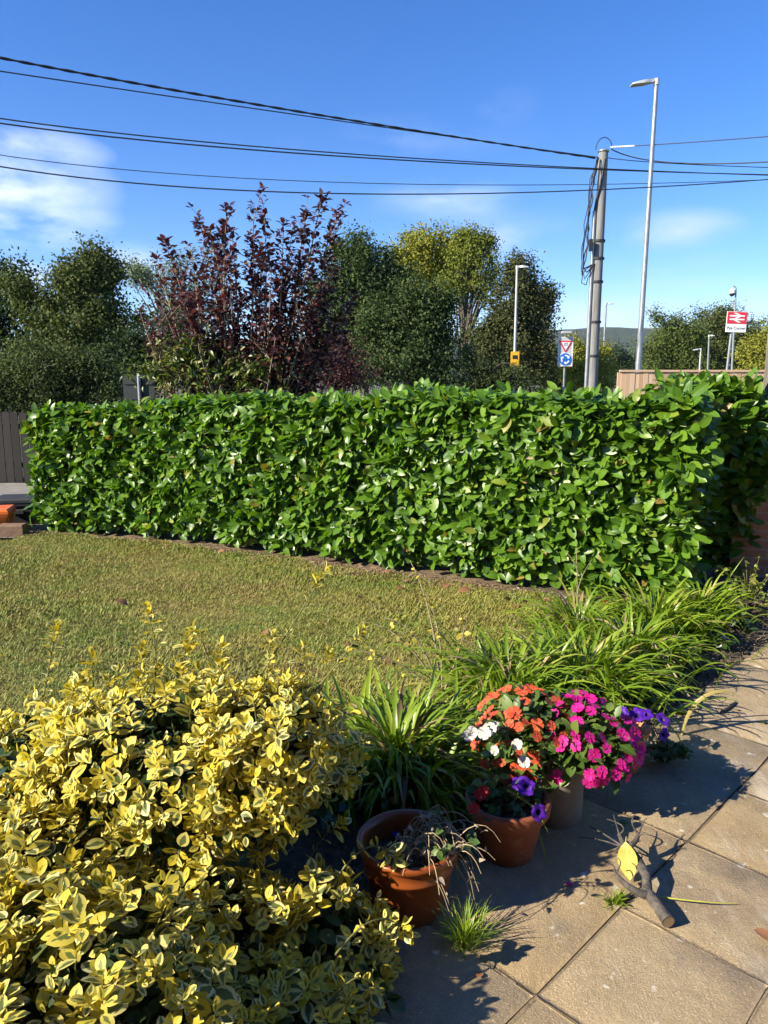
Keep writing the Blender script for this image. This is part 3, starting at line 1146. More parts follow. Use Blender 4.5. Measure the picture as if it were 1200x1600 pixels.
def make_trees():
    tree('tree', 'dark tree cut off by the left edge of the picture', 'tree', 31, -20, 600,
         [(-40, 480, 60, 80), (15, 520, 45, 70), (-15, 440, 45, 40), (30, 450, 22, 26)], M['blue_dk'], (.14, .26), 1.0, .7, seed=1)
    tree('tree', 'broad olive green tree at the left with a rounded ragged top', 'tree', 27, 120, 610,
         [(125, 500, 58, 50), (132, 452, 44, 34), (128, 415, 26, 22), (100, 436, 18, 16), (158, 428, 18, 18), (66, 485, 34, 34), (40, 450, 14, 12), (182, 505, 32, 40), (90, 545, 60, 46), (198, 560, 38, 40)], M['olive'], (.10, .22), 1.25, .5, seed=2, limbs=34)
    tree('willow_tree', 'pale grey green willow showing through behind the purple bush', 'tree', 42, 262, 590,
         [(252, 448, 44, 34), (238, 425, 26, 20), (300, 420, 40, 34), (330, 470, 40, 40), (280, 490, 34, 24)], M['willow'], (.10, .2), .62, .6, sparse=.15, seed=3, per=34, limbs=44, tr=.2)
    tree('evergreen_shrub', 'dark evergreen shrub below the pale willow', 'shrub', 21, 245, 610,
         [(245, 560, 46, 48), (285, 535, 30, 50), (200, 585, 40, 35)], M['blue_dk'], (.08, .16), 1.3, .4, seed=4)
    tree('tree', 'tall dark green tree directly right of the purple bush', 'tree', 29, 570, 605,
         [(565, 440, 46, 56), (590, 410, 34, 34), (540, 425, 26, 36), (570, 520, 60, 66), (520, 500, 34, 60), (560, 390, 18, 14), (612, 450, 26, 44)], M['dk'], (.10, .2), 1.3, .5, seed=5, limbs=30)
    tree('tree', 'very dark ivy covered tree below the yellow crowned trees', 'tree', 26, 655, 610,
         [(645, 515, 46, 48), (630, 560, 56, 50), (682, 575, 36, 36), (655, 475, 34, 28), (688, 530, 18, 30), (600, 500, 40, 44)], M['dk'], (.10, .2), 1.35, .5, seed=6, limbs=30)
    tree('tree', 'yellow leaved autumn tree above the dark ivy covered tree', 'tree', 44, 655, 600,
         [(655, 398, 38, 34), (690, 388, 36, 24), (635, 420, 26, 44), (668, 440, 34, 40), (700, 420, 24, 30)], M['yellowg'], (.14, .26), 1.05, .6, seed=7, limbs=34, tr=.25)
    tree('tree', 'slender yellow green tree with bare lower limbs against the sky', 'tree', 40, 715, 600,
         [(735, 388, 30, 20), (752, 402, 26, 30), (728, 432, 28, 32), (762, 438, 20, 28), (712, 455, 18, 22), (745, 380, 18, 10)], M['airy'], (.12, .22), .85, .50, seed=8, limbs=46, tr=.20, sparse=.28)
    tree('oak_tree', 'dark conical tree with rusty leaves behind the middle lamp post', 'tree', 37, 800, 605,
         [(800, 470, 40, 46), (815, 430, 22, 24), (790, 530, 52, 46), (830, 510, 32, 46), (845, 480, 16, 24), (768, 550, 20, 26), (815, 570, 46, 40)], M['rust'], (.12, .24), 1.2, .55, seed=9, limbs=30)
    tree('bush', 'olive bush at the foot of the rusty conical tree', 'bush', 30, 765, 610,
         [(768, 580, 34, 30), (735, 590, 26, 24), (790, 590, 26, 22)], M['bank'], (.07, .15), 1.2, .4, seed=10)
    tree('bush', 'golden green bush behind the leaning utility pole', 'bush', 50, 915, 600,
         [(915, 565, 30, 34), (895, 585, 24, 24), (940, 590, 26, 20)], M['yellowg'], (.12, .24), 1.0, .55, seed=11)
    tree('bush', 'dark bush between the rusty tree and the give way sign', 'bush', 55, 862, 600,
         [(860, 570, 22, 26), (840, 590, 30, 20), (880, 592, 20, 18)], M['blue_dk'], (.14, .26), 1.1, .6, seed=12)
    tree('tree', 'rounded dark trees right of the second lamp post far off', 'tree', 130, 968, 600,
         [(962, 568, 22, 18), (985, 575, 16, 14), (940, 575, 14, 12)], M['blue_dk'], (.4, .8), 1.1, 1.4, seed=13)
    tree('tree', 'grey green tree just right of the tallest lamp post', 'tree', 64, 1050, 600,
         [(1052, 525, 36, 30), (1030, 555, 30, 34), (1070, 560, 36, 34), (1045, 500, 18, 12)], M['green_mid'], (.16, .30), 1.25, .8, seed=14, limbs=30, tr=.25)
    tree('tree', 'broad green tree behind the red and white station sign', 'tree', 68, 1120, 600,
         [(1115, 520, 40, 32), (1120, 500, 26, 18), (1150, 540, 36, 40), (1100, 560, 34, 32)], M['olive'], (.18, .34), 1.25, .85, seed=15, limbs=30, tr=.25)
    tree('tree', 'yellowing tree at the right edge beside the timber post', 'tree', 60, 1195, 600,
         [(1192, 545, 22, 34), (1210, 530, 26, 30), (1180, 575, 22, 24)], M['yellowg'], (.16, .30), 1.1, .75, seed=16, limbs=20, tr=.22)
    tree('bramble_bank', 'tangled grey green bramble bank above the wooden fence at the left', 'bramble', 14, 90, 640,
         [(20, 615, 55, 26), (90, 600, 50, 38), (150, 605, 45, 34), (60, 575, 50, 34), (185, 625, 34, 18), (130, 575, 34, 24), (-50, 600, 60, 40)], M['bank'], (.045, .09), 1.6, .28, seed=17, tr=.03, limbs=60, bark='pale_stem', per=60)
    tree('purple_bush', 'low dark purple leaved bush right of the tall purple shrub', 'bush', 13, 530, 605,
         [(520, 575, 40, 28), (565, 585, 36, 22), (485, 590, 30, 20), (545, 560, 26, 14)], PURPLE, (.04, .08), .9, .26, seed=18, tr=.03, limbs=40, per=34)
    # green broad-leaved shrub under the smoke bush
    tree('green_shrub', 'yellow green broad leaved shrub at the foot of the tall purple bush', 'shrub', 10.6, 350, 615,
         [(275, 580, 34, 28), (320, 575, 40, 32), (400, 590, 46, 24), (310, 548, 22, 20), (360, 580, 40, 26)],
         mat_leaf('shrub_leaf', [(0, (.04, .07, .011)), (.5, (.09, .13, .020)), (.85, (.17, .19, .04)), (1, (.34, .33, .13))], .4, .3, (1.3, 1.4, .4)),
         (.07, .13), 1.0, .26, seed=19, tr=.025, limbs=50, bark='pale_stem', per=11, tmpl=leaf_t(3, .17, .3, .3), lsc=1.0)


PURPLE = mat_leaf('purple_leaf', [(0, (.046, .024, .030)), (.55, (.085, .040, .046)), (.90, (.15, .052, .056)), (1, (.21, .085, .06))], .6, .25, (1.3, .8, .8), .25)
make_trees()


def make_smoke_bush():
    Y = 11.0
    base = atd(385, 612, Y)
    t = thing('smoke_bush', 'tall purple leaved bush with upright shoots rising behind the hedge', 'bush', (base.x, Y, -.06))
    tips = [(255, 372), (243, 395), (268, 420), (310, 338), (326, 352), (300, 385), (355, 320), (362, 360), (397, 316), (413, 335), (390, 365), (443, 338), (458, 352),
            (477, 332), (503, 308), (527, 326), (515, 360), (490, 385), (555, 455), (545, 475), (219, 487), (232, 525), (250, 470), (280, 455), (340, 400), (425, 400),
            (470, 410), (440, 440), (400, 425), (370, 445), (330, 450), (500, 440), (520, 420), (515, 465), (465, 470), (300, 480), (345, 490), (420, 480), (490, 500), (275, 510), (390, 500), (525, 500),
            (450, 515), (360, 395), (480, 360), (350, 350), (408, 385), (318, 420), (455, 390), (287, 430), (240, 500), (262, 545), (540, 520), (500, 545), (330, 530), (430, 530), (470, 540), (375, 470), (305, 455), (435, 470), (485, 470), (410, 455)]
    st, lf = MB(), MB()
    PT = [leaf_t(4, .34, .2, .15, pw=.65), leaf_t(4, .30, .35, .3, pw=.65)]
    rr = random.Random(3)
    bases = [Vector((base.x + rr.uniform(-.2, .28), Y + rr.uniform(-.25, .25), -.05)) for _ in range(9)]
    allP, allX, allZ, allL = [], [], [], []
    for i, (px, py) in enumerate(tips):
        e = atd(px, py, Y + rr.uniform(-.7, .7))
        b0 = min(bases, key=lambda q: abs((q.x - base.x) * 5 - (e.x - base.x)) + rr.uniform(0, .6))
        mid = b0.lerp(e, .5) + Vector(((e.x - b0.x) * .06 + rr.uniform(-.14, .14), rr.uniform(-.1, .1), .05 + rr.uniform(-.2, .2)))
        path = bez(b0, mid, e, 16)
        st.tube(path, np.linspace(.024, .004, 17), 5, cap=False)
        # side shoots and leaves over the upper part
        ln = (e - b0).length
        nleaf = int(ln * .62 * 56)
        for k in range(nleaf):
            a = 1 - (rr.random() ** 1.2) * .62
            f = a * 16
            j = min(15, int(f))
            p = Vector(path[j]).lerp(Vector(path[j + 1]), f - j)
            d = (Vector(path[j + 1]) - Vector(path[j])).normalized()
            o = Vector((rr.gauss(0, 1), rr.gauss(0, 1), rr.gauss(0, .6))).normalized()
            spread = .01 + (1 - a) * .55
            p = p + o * rr.uniform(0, .03 + spread)
            x = d * rr.uniform(.2, 1.0) + o * 1.0
            allP.append(p); allX.append(x); allZ.append(d * 1.0 + Vector((0, 0, .5)) + Vector((rr.gauss(0, .4), rr.gauss(0, .4), 0)))
            allL.append(rr.uniform(.065, .11))
        for k in range(6):
            j = rr.randint(6, 15)
            p = Vector(path[j])
            q = p + Vector((rr.gauss(0, .22), rr.gauss(0, .2), rr.uniform(.1, .45)))
            st.tube(bez(p, (p + q) * .5 + Vector((0, 0, .03)), q, 5), np.linspace(.007, .0025, 6), 4, cap=False)
            for w in range(14):
                a = rr.uniform(.3, 1.05)
                o = Vector((rr.gauss(0, 1), rr.gauss(0, 1), rr.gauss(0, .6))).normalized()
                allP.append(p.lerp(q, a) + o * .02); allX.append(o + (q - p).normalized() * .5); allZ.append(Vector((0, 0, 1)) + o * .3); allL.append(rr.uniform(.06, .10))
    P, X, Z, Ls = (np.array([tuple(v) for v in a]) for a in (allP, allX, allZ, [(l,) for l in allL]))
    Ls = Ls[:, 0]
    k = rng.integers(0, 2, len(P))
    for i in (0, 1):
        s = k == i
        lf.leaves(PT[i], P[s], X[s], Z[s], Ls[s])
    lf.build('foliage', PURPLE, t)
    st.build('stems', M['pale_stem'], t)


make_smoke_bush()


# ------------------------------------------------------------------ street furniture
def make_street():
    # utility pole
    Y = 23.0
    top = atd(943, 236, Y)
    bot = Vector((top.x - .02, Y, -.06))
    t = thing('utility_pole', 'grey wooden utility pole carrying the overhead cables', 'utility pole', bot)
    mw = mat_noise('grey_pole', [(.12, .12, .115), (.20, .20, .195), (.27, .27, .265)], 3, .9, .4, 25, .006, scl=(4, 4, .3))
    b = MB()
    b.tube([bot.lerp(top, i / 8) for i in range(9)], np.linspace(.165, .135, 9), 16)
    b.build('pole', mw, t)
    b = MB()
    b.lathe([(.0, .05), (.10, .045), (.16, .0), (.16, -.03), (.13, -.03)], top, 16)
    b.build('cap', M['metal_grey'], t)
    # conduit
    b = MB()
    c0 = bot + Vector((-.20, -.06, 0))
    c1 = bot.lerp(top, .80) + Vector((-.19, -.05, 0))
    c2 = bot.lerp(top, .90) + Vector((-.06, -.17, 0))
    b.tube([c0, c0.lerp(c1, .5), c1], .055, 8)
    b.build('conduit', M['metal_grey'], t)
    b = MB()
    b.tube([c1 + Vector((0, -.01, -1.7)), c1, c1.lerp(c2, .5) + Vector((-.02, 0, 0)), c2, bot.lerp(top, .97) + Vector((.02, -.15, 0))], .035, 6)
    b.build('riser_cable', M['cable'], t)
    for f in (.30, .42, .56, .64, .70):
        b = MB()
        p = bot.lerp(top, f)
        b.lathe([(.17, -.03), (.185, -.03), (.185, .03), (.17, .03)], p, 14)
        b.build('band', M['dark_metal'], t, smooth=False)
    # hanging loops of cable on the left
    rr = random.Random(2)
    for k in range(5):
        b = MB()
        a = top + Vector((-.18, -.12, -.22))
        x0 = top + Vector((-.32 - .10 * rr.random(), -.15 + rr.uniform(-.05, .05), -1.2 + rr.uniform(-.2, .2)))
        x1 = bot.lerp(top, .55) + Vector((-.46 + rr.uniform(-.05, .05), -.1, rr.uniform(-.1, .5)))
        pts = [a, a.lerp(x0, .5) + Vector((-.10 * rr.random(), 0, 0)), x0, x0.lerp(x1, .33) + Vector((rr.uniform(-.08, .08), 0, 0)), x0.lerp(x1, .66) + Vector((rr.uniform(-.08, .08), 0, 0)), x1, x1 + Vector((.09, 0, -.25 + .1 * k)), bot.lerp(top, .62) + Vector((-.12, -.1, 0))]
        sm = []
        for i in range(len(pts) - 1):
            for u in (0, .33, .66):
                sm.append(pts[i].lerp(pts[i + 1], u) + Vector((rr.uniform(-.03, .03), 0, 0)))
        b.tube(sm + [pts[-1]], .014 + .006 * (k % 2), 5)
        b.build('cable_loop', M['cable'], t)
    b = MB()
    b.box(atd(923, 383, Y - .2), (.09, .1, .34), 0, 0, .01)
    b.build('joint_box', M['dark_metal'], t, smooth=False)
    b = MB()
    pts = [top + Vector((.0 - .24 * math.cos(a), -.05, .02 + .34 * math.sin(a))) for a in np.linspace(0, math.pi * .95, 10)]
    b.tube(pts, .014, 5)
    b.build('top_loop', M['cable'], t)

    # overhead cables
    def wire(label, pts, rad, mat='cable', twist=False):
        P = [atd(*p) for p in pts]
        path = bez(*P, n=40)
        b = MB()
        b.tube(path, rad, 5)
        if twist:
            for ph in (0, math.pi):
                q = []
                path2 = bez(*P, n=160)
                for i, p in enumerate(path2):
                    q.append(p + Vector((.0, .015 * math.cos(i * .8 + ph), .015 * math.sin(i * .8 + ph))))
                b.tube(q, rad * .75, 4)
        tag(b.build('overhead_cable', M[mat], loc=tuple(P[2])), label, 'cable')
    nz = Y - .15
    wire('thick twisted black cable, uppermost of those running left from the pole', [(-320, 22, 12.5), (330, 151, 16.5), (930, 247, nz)], .017, twist=True)
    wire('thin black cable just under the thick twisted one at the left', [(-320, 62, 13), (330, 160, 17), (935, 246, nz)], .013)
    wire('upper of two close parallel cables crossing below the pole top', [(-300, 110, 15), (500, 237, 18.5), (1500, 281, 30)], .014)
    wire('lower of two close parallel cables crossing below the pole top', [(-300, 117, 15.2), (500, 242, 18.6), (1500, 277, 30)], .016)
    wire('faint thin cable just above the lowest one in the sky', [(-300, 168, 22), (500, 284, 25), (1500, 265, 34)], .012)
    wire('lowest black cable sweeping across the sky in front of the pole', [(-300, 182, 15), (560, 303, 18.5), (1500, 252, 26)], .015)
    wire('thin cable leaving the pole to the right, middle of three', [(946, 246, Y), (1150, 260, 24), (1500, 268, 28)], .012)
    wire('wavy black cable sagging to the right from the pole top', [(955, 233, Y), (1110, 256, 22), (1500, 225, 18)], .017)
    wire('thin cable rising to the right edge from the pole top', [(992, 228, 22.5), (1180, 215, 20), (1500, 188, 17)], .013)
    b = MB()
    p0, p1 = atd(953, 230, Y - .02), atd(992, 228, 22.5)
    b.tube([p0, p1], .010, 5)
    for i in range(9):
        c = p0.lerp(p1, .12 + i * .1)
        d = (p1 - p0).normalized() * .018
        b.tube([c - d, c + d], .028, 7)
    tag(b.build('insulator_string', M['white'], loc=tuple(p0)), 'string of small white insulators right of the pole top', 'insulator')

    # lamp posts
    def lamp(label, px_top, py_top, px_bot, Y, r0, r1, arm, mats='metal_grey', yellow=False, arm_drop=0.0, sgn=-1, group='slim street lamps beyond the hedge'):
        top = atd(px_top, py_top, Y)
        bx = atd(px_bot, 595, Y)
        bot = Vector((bx.x - (top.x - bx.x) * (bx.z / (top.z - bx.z)), Y, -.06))
        t = thing('street_lamp', label, 'street lamp', bot, group)
        b = MB()
        n = 10
        rads = np.concatenate([np.full(3, r0), np.linspace(r0 * .8, r1, n - 2)])
        b.tube([bot.lerp(top, i / n) for i in range(n + 1)], rads, 12)
        b.build('post', M[mats], t)
        b = MB()
        d = Vector((sgn, 0, 0))
        a0 = top + Vector((0, 0, .02))
        b.tube([a0 + Vector((0, 0, -.10)), a0 + Vector((0, 0, .06))], r1 * 1.35, 10)
        L = arm
        # flat wedge lantern
        h = .045
        V = []
        for u, w, zt, zb in ((0, .05, .05, -.02), (.25, .07, .06, -.03), (.5, .13, .055, -.035), (.95, .13, .02, -.03), (1.0, .10, .0, -.025)):
            p = a0 + d * (L * u) + Vector((0, 0, -arm_drop * u))
            V += [tuple(p + Vector((0, -w, zb))), tuple(p + Vector((0, w, zb))), tuple(p + Vector((0, w * .8, zt))), tuple(p + Vector((0, -w * .8, zt)))]
        F = [(0, 1, 2, 3), (19, 18, 17, 16)]
        for k in range(4):
            for i in range(4):
                F.append((k * 4 + i, k * 4 + (i + 1) % 4, k * 4 + 4 + (i + 1) % 4, k * 4 + 4 + i))
        b.add(V, F)
        b.build('lantern', M['metal_pale'], t, smooth=False)
        if yellow:
            b = MB()
            p = bot.lerp(top, (atd(804, 561, Y).z + .06) / (top.z + .06))
            b.box(p + Vector((0, -.09, 0)), (.36, .06, .62), 0, 0, .02)
            note = b.build('notice', M['yellow'], t, smooth=False)
            b = MB()
            b.box(p + Vector((0, -.125, .08)), (.22, .01, .16), 0, 0)
            b.build('notice_symbol', M['black'], note, smooth=False)
        return t
    lamp('tallest galvanised street lamp right of the utility pole', 1026, 128, 996, 22.0, .10, .055, .70, arm_drop=.09, mats='metal_grey')
    lamp('white street lamp with an orange notice on it before the rusty tree', 808, 418, 803, 33, .075, .045, .48, mats='metal_pale', yellow=True, sgn=1)
    lamp('slim street lamp just right of the utility pole', 947, 475, 941, 60, .12, .07, .6, sgn=1)
    lamp('small street lamp left of the station sign, taller of two', 1108, 525, 1105, 52, .08, .05, .36, sgn=1)
    lamp('small street lamp above the fence, shorter of two', 1095, 546, 1092, 50, .08, .05, .5, mats='metal_pale', arm_drop=.05)

    # combined give way and roundabout sign
    Y = 34.0
    c = atd(883.5, 549.5, Y)
    k = Y / FOC
    t = thing('road_sign', 'tall grey board with give way triangle and blue roundabout disc', 'road sign', (c.x, Y, -.06))
    I = Matrix.Translation((c.x, Y, c.z))
    b = MB()
    b.tube([(c.x + .0, Y + .06, -.06), (c.x, Y + .06, c.z + .76)], .045, 10)
    b.build('post', M['metal_grey'], t)
    w, h = 11.2 * k, 22 * k
    b = MB()
    b.box((c.x, Y, c.z), (2 * w, .03, 2 * h), 0)
    board = b.build('board', M['grey_paint'], t, smooth=False)
    b = MB()
    e = .018
    for px_, pz_, sx, sz in ((0, h - e, 2 * w, 2 * e), (0, -h + e, 2 * w, 2 * e), (-w + e, 0, 2 * e, 2 * h - 4 * e), (w - e, 0, 2 * e, 2 * h - 4 * e)):
        b.box((c.x + px_, Y - .018, c.z + pz_), (sx, .01, sz))
    b.build('border', M['white'], board, smooth=False)

    def tri(s, z0):
        return [(-s, z0 + s * .577), (0, z0 - s * 1.155), (s, z0 + s * .577)][::-1]
    tz = 10.2 * k
    b = MB(); b.poly(tri(.315, tz), .012, I @ Matrix.Translation((0, -.030, 0))); b.build('red_triangle', M['red'], board, smooth=False)
    b = MB(); b.poly(tri(.205, tz), .012, I @ Matrix.Translation((0, -.045, 0))); b.build('white_triangle', M['white'], board, smooth=False)
    MX = I @ Matrix.Translation((0, -.048, tz + .055)) @ Matrix.Rotation(R(90), 4, 'X')
    text_mesh('lettering', 'GIVE', .085, M['black'], MX, board)
    text_mesh('lettering', 'WAY', .085, M['black'], I @ Matrix.Translation((0, -.048, tz - .02)) @ Matrix.Rotation(R(90), 4, 'X'), board)
    dz = -11.5 * k
    rd = .275
    disc = lambda r: [(r * math.cos(a), dz + r * math.sin(a)) for a in np.linspace(0, 2 * math.pi, 37)[:-1]]
    b = MB(); b.poly(disc(rd + .03), .012, I @ Matrix.Translation((0, -.030, 0))); b.build('disc_rim', M['white'], board, smooth=False)
    b = MB(); b.poly(disc(rd), .012, I @ Matrix.Translation((0, -.042, 0))); b.build('blue_disc', M['blue'], board, smooth=False)
    for a0 in (100, 220, 340):
        b = MB()
        r1, r2 = .14, .20
        aa = [R(a0 - q) for q in np.linspace(0, 58, 9)]
        for i in range(8):
            pts = [(r1 * math.cos(aa[i]), r1 * math.sin(aa[i])), (r2 * math.cos(aa[i]), r2 * math.sin(aa[i])), (r2 * math.cos(aa[i + 1]), r2 * math.sin(aa[i + 1])), (r1 * math.cos(aa[i + 1]), r1 * math.sin(aa[i + 1]))]
            b.poly([(p[0], p[1] + dz) for p in pts], .008, I @ Matrix.Translation((0, -.052, 0)))
        a1, a2 = aa[-1], aa[-1] - R(36)
        b.poly([((r1 - .05) * math.cos(a1), (r1 - .05) * math.sin(a1) + dz), ((r2 + .05) * math.cos(a1), (r2 + .05) * math.sin(a1) + dz), (.17 * math.cos(a2), .17 * math.sin(a2) + dz)], .008, I @ Matrix.Translation((0, -.052, 0)))
        b.build('arrow', M['white'], board, smooth=False)
    b = MB()
    b.tube([(c.x, Y + .06, c.z + .72), (c.x, Y - .1, c.z + .80)], .035, 8)
    b.box((c.x - .04, Y - .18, c.z + .84), (.42, .22, .10), 0, 0, .02)
    b.build('sign_light', M['metal_pale'], t, smooth=False)

    # railway station sign
    Y = 42.0
    k = Y / FOC
    c = atd(1151, 503, Y)
    t = thing('station_sign', 'red and white railway station sign on a pale post', 'sign', (c.x - .1, Y, -.06))
    I = Matrix.Translation((c.x, Y, c.z)) @ Matrix.Rotation(R(1.5), 4, 'Y')
    w, h = 15.3 * k, 15.2 * k
    b = MB()
    b.poly([(-w, -h), (w, -h), (w, h), (-w, h)], .05, I)
    board = b.build('board', M['white'], t, smooth=False)
    b = MB()
    b.poly([(-w + .02, -h * .18), (w - .02, -h * .18), (w - .02, h - .02), (-w + .02, h - .02)], .01, I @ Matrix.Translation((0, -.014, 0)))
    b.build('red_panel', M['red'], board, smooth=False)
    b = MB()
    sc = 22.5 * k / 62
    ox, oz = -31 * sc, h * .41 + 19.5 * sc
    L = I @ Matrix.Translation((0, -.026, 0))
    q = lambda pts: [(ox + x * sc, oz - y * sc) for x, y in pts][::-1]
    hw = 7.0
    b.poly(q([(0, 9.4), (62, 9.4), (62, 15.4), (0, 15.4)]), .01, L)
    b.poly(q([(0, 23.6), (62, 23.6), (62, 29.6), (0, 29.6)]), .01, L)
    L2 = I @ Matrix.Translation((0, -.029, 0))
    b.poly(q([(12.8, 0), (26.8, 0), (53, 12.4), (39, 12.4)]), .01, L2)
    L3 = I @ Matrix.Translation((0, -.032, 0))
    b.poly(q([(39, 12.4), (53, 12.4), (23, 26.6), (9, 26.6)]), .01, L3)
    b.poly(q([(9, 26.6), (23, 26.6), (49.2, 39), (35.2, 39)]), .01, L2)
    b.build('double_arrow', M['white'], board, smooth=False)
    text_mesh('lettering', 'Pye Corner', .215, mat_plain('letter_grey', (.16, .16, .2), .5), I @ Matrix.Translation((0, -.012, -h * .60)) @ Matrix.Rotation(R(90), 4, 'X'), board)
    b = MB()
    p1 = atd(1147, 500, Y)
    b.tube([(p1.x - .22, Y + .12, -.06), (p1.x, Y + .12, c.z + .5)], .07, 10)
    b.build('post', M['metal_grey'], t)
    # camera mast behind it
    Y = 44.0
    top = atd(1150, 450, Y)
    bot = Vector((atd(1146, 590, Y).x - .06, Y, -.06))
    t = thing('camera_mast', 'thin grey mast with a white dome camera above the station sign', 'camera', bot)
    b = MB()
    b.tube([bot.lerp(top, i / 6) for i in range(7)], np.linspace(.075, .045, 7), 9)
    b.build('mast', M['metal_grey'], t)
    b = MB()
    b.tube([top + Vector((0, 0, -.02)), top + Vector((-.10, 0, .10)), top + Vector((-.2, 0, .08)), top + Vector((-.2, 0, -.05))], .03, 7)
    b.build('bracket', M['metal_grey'], t)
    b = MB()
    q = top + Vector((-.2, 0, -.28))
    b.lathe([(0, .24), (.10, .23), (.15, .12), (.17, .02), (.17, -.02)], q, 14)
    house = b.build('camera_housing', M['white'], t)
    b = MB()
    b.lathe([(.155, -.02), (.14, -.10), (.08, -.17), (0, -.19)], q, 14)
    b.build('dome', M['dark_metal'], house)

    # pale timber fence
    Y = 17.0
    t = thing('timber_fence', 'pale new timber close board fence above the right of the hedge', 'fence', (atd(1090, 590, Y).x, Y, -.06))
    zt = atd(1000, 577.5, Y).z
    x0, x1 = atd(971, 590, Y).x, atd(1330, 590, Y).x
    mf = mat_leaf('pale_timber', [(0, (.36, .235, .145)), (.5, (.46, .31, .20)), (1, (.55, .39, .27))], .8, 0)
    b = MB()
    x = x0
    rr = random.Random(9)
    while x < x1:
        b.box((x + .05, Y + rr.uniform(0, .012), zt / 2 - .05), (.105, .02, zt - .02), rr.uniform(-.03, .03))
        x += .1
    b.build('boards', mf, t, smooth=False)
    b = MB()
    b.box(((x0 + x1) / 2, Y, zt - .03), (x1 - x0 + .1, .07, .045), 0, 0, .008)
    b.build('capping_rail', mf, t, smooth=False)
    for xx in (x0 - .03, x0 + 1.75, x0 + 3.55):
        b = MB()
        b.box((xx, Y + .045, zt / 2 - .06), (.10, .05, zt - .005))
        b.build('post', mf, t, smooth=False)

    # back of a dark sign seen over the hedge at the left
    Y = 12.0
    c = atd(217, 601, Y)
    t = thing('road_sign', 'back of a dark grey sign board peeping over the hedge left of the bushes', 'road sign', (c.x, Y, -.06))
    b = MB()
    b.box((c.x, Y, c.z - .1), (.50, .03, .52), 0, 0, .006)
    b.build('board', M['dark_metal'], t, smooth=False)
    b = MB()
    b.tube([(c.x + .02, Y - .05, -.06), (c.x + .02, Y - .05, c.z + .18)], .028, 10)
    b.build('post', M['metal_grey'], t)
    for dz in (.02, -.22):
        b = MB()
        b.box((c.x, Y - .022, c.z + dz), (.46, .02, .03))
        b.build('rail', M['dark_metal'], t, smooth=False)


make_street()


def make_left_items():
    # wooden fence
    Y = 12.4
    t = thing('wooden_fence', 'weathered grey brown board fence at the left edge beyond the driveway', 'fence', (-6.6, Y, -.04))
    mf = mat_leaf('old_boards', [(0, (.018, .016, .015)), (.5, (.030, .027, .025)), (1, (.048, .043, .039))], .95, 0)
    b = MB()
    rr = random.Random(4)
    x = -8.4
    while x < -4.6:
        b.box((x, Y + rr.uniform(0, .02), .55), (.125, .022, 1.16 + rr.uniform(-.03, .03)), rr.uniform(-.02, .02))
        x += .14
    b.build('boards', mf, t, smooth=False)
    b = MB()
    for z in (.25, .9):
        b.box((-6.5, Y + .05, z), (3.8, .05, .08))
    b.build('rails', mf, t, smooth=False)
    # recycling boxes
    mo = mat_noise('orange_plastic', [(.62, .12, .015), (.75, .17, .02)], 8, .45, .1, 60, .002)
    mk = mat_noise('dark_plastic', [(.015, .016, .019), (.03, .032, .036)], 8, .7, .1, 60, .002)

    def tub(name, label, c, s, mat, rz, lid):
        t = thing(name, label, 'box', (c[0], c[1], -.02))
        b = MB()
        x, y, z = s
        V = []
        for zz, k in ((0, .86), (z * .82, .98), (z * .84, 1.05), (z, 1.05)):
            V += [(-x / 2 * k, -y / 2 * k, zz), (x / 2 * k, -y / 2 * k, zz), (x / 2 * k, y / 2 * k, zz), (-x / 2 * k, y / 2 * k, zz)]
        F = [(3, 2, 1, 0)] + [(r + i, r + (i + 1) % 4, r + 4 + (i + 1) % 4, r + 4 + i) for r in (0, 4, 8) for i in range(4)]
        ca, sa = math.cos(rz), math.sin(rz)
        W = [(c[0] + p[0] * ca - p[1] * sa, c[1] + p[0] * sa + p[1] * ca, c[2] + p[2]) for p in V]
        b.add(W, F)
        tubo = b.build('tub', mat, t, smooth=False)
        b = MB()
        b.box((c[0], c[1], c[2] + z + .018), (x * 1.09, y * 1.09, .05), rz, 0, .02)
        b.build('lid', lid, t, smooth=False)
        b = MB()
        b.box((c[0] + sa * y * .53, c[1] - ca * y * .53, c[2] + z * .6), (x * .3, .03, .05), rz, 0, .008)
        b.build('handle', lid, tubo, smooth=False)
    tub('recycling_box', 'bright orange plastic box at the left edge by the brick edging', (-4.43, 8.1, -.02), (.50, .38, .22), mo, .25, mo)
    tub('recycling_box', 'black plastic box with a lid between orange box and hedge', (-4.30, 8.65, -.02), (.50, .40, .27), mk, .2, mk)


make_left_items()


# ------------------------------------------------------------------ variegated euonymus in the foreground
EUO = [leaf_t(6, .30, .20, .12, base=1.0, pw=.62), leaf_t(6, .33, .12, .28, base=1.05, pw=.62), leaf_t(6, .28, .35, -.1, base=.95, pw=.62)]
M['euo'] = mat_leaf('variegated_leaf', [(0, (.56, .45, .032)), (.4, (.66, .56, .085)), (.75, (.71, .63, .17)), (1, (.74, .69, .34))], .50, .30, (1.1, 1.0, .35), .28,
                    margin=(.15, .19, .055))
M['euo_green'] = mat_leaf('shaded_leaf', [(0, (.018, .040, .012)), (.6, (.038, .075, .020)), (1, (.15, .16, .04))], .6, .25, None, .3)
M['euo_stem'] = mat_noise('green_stem', [(.10, .11, .03), (.20, .19, .06)], 30, .7, .2)


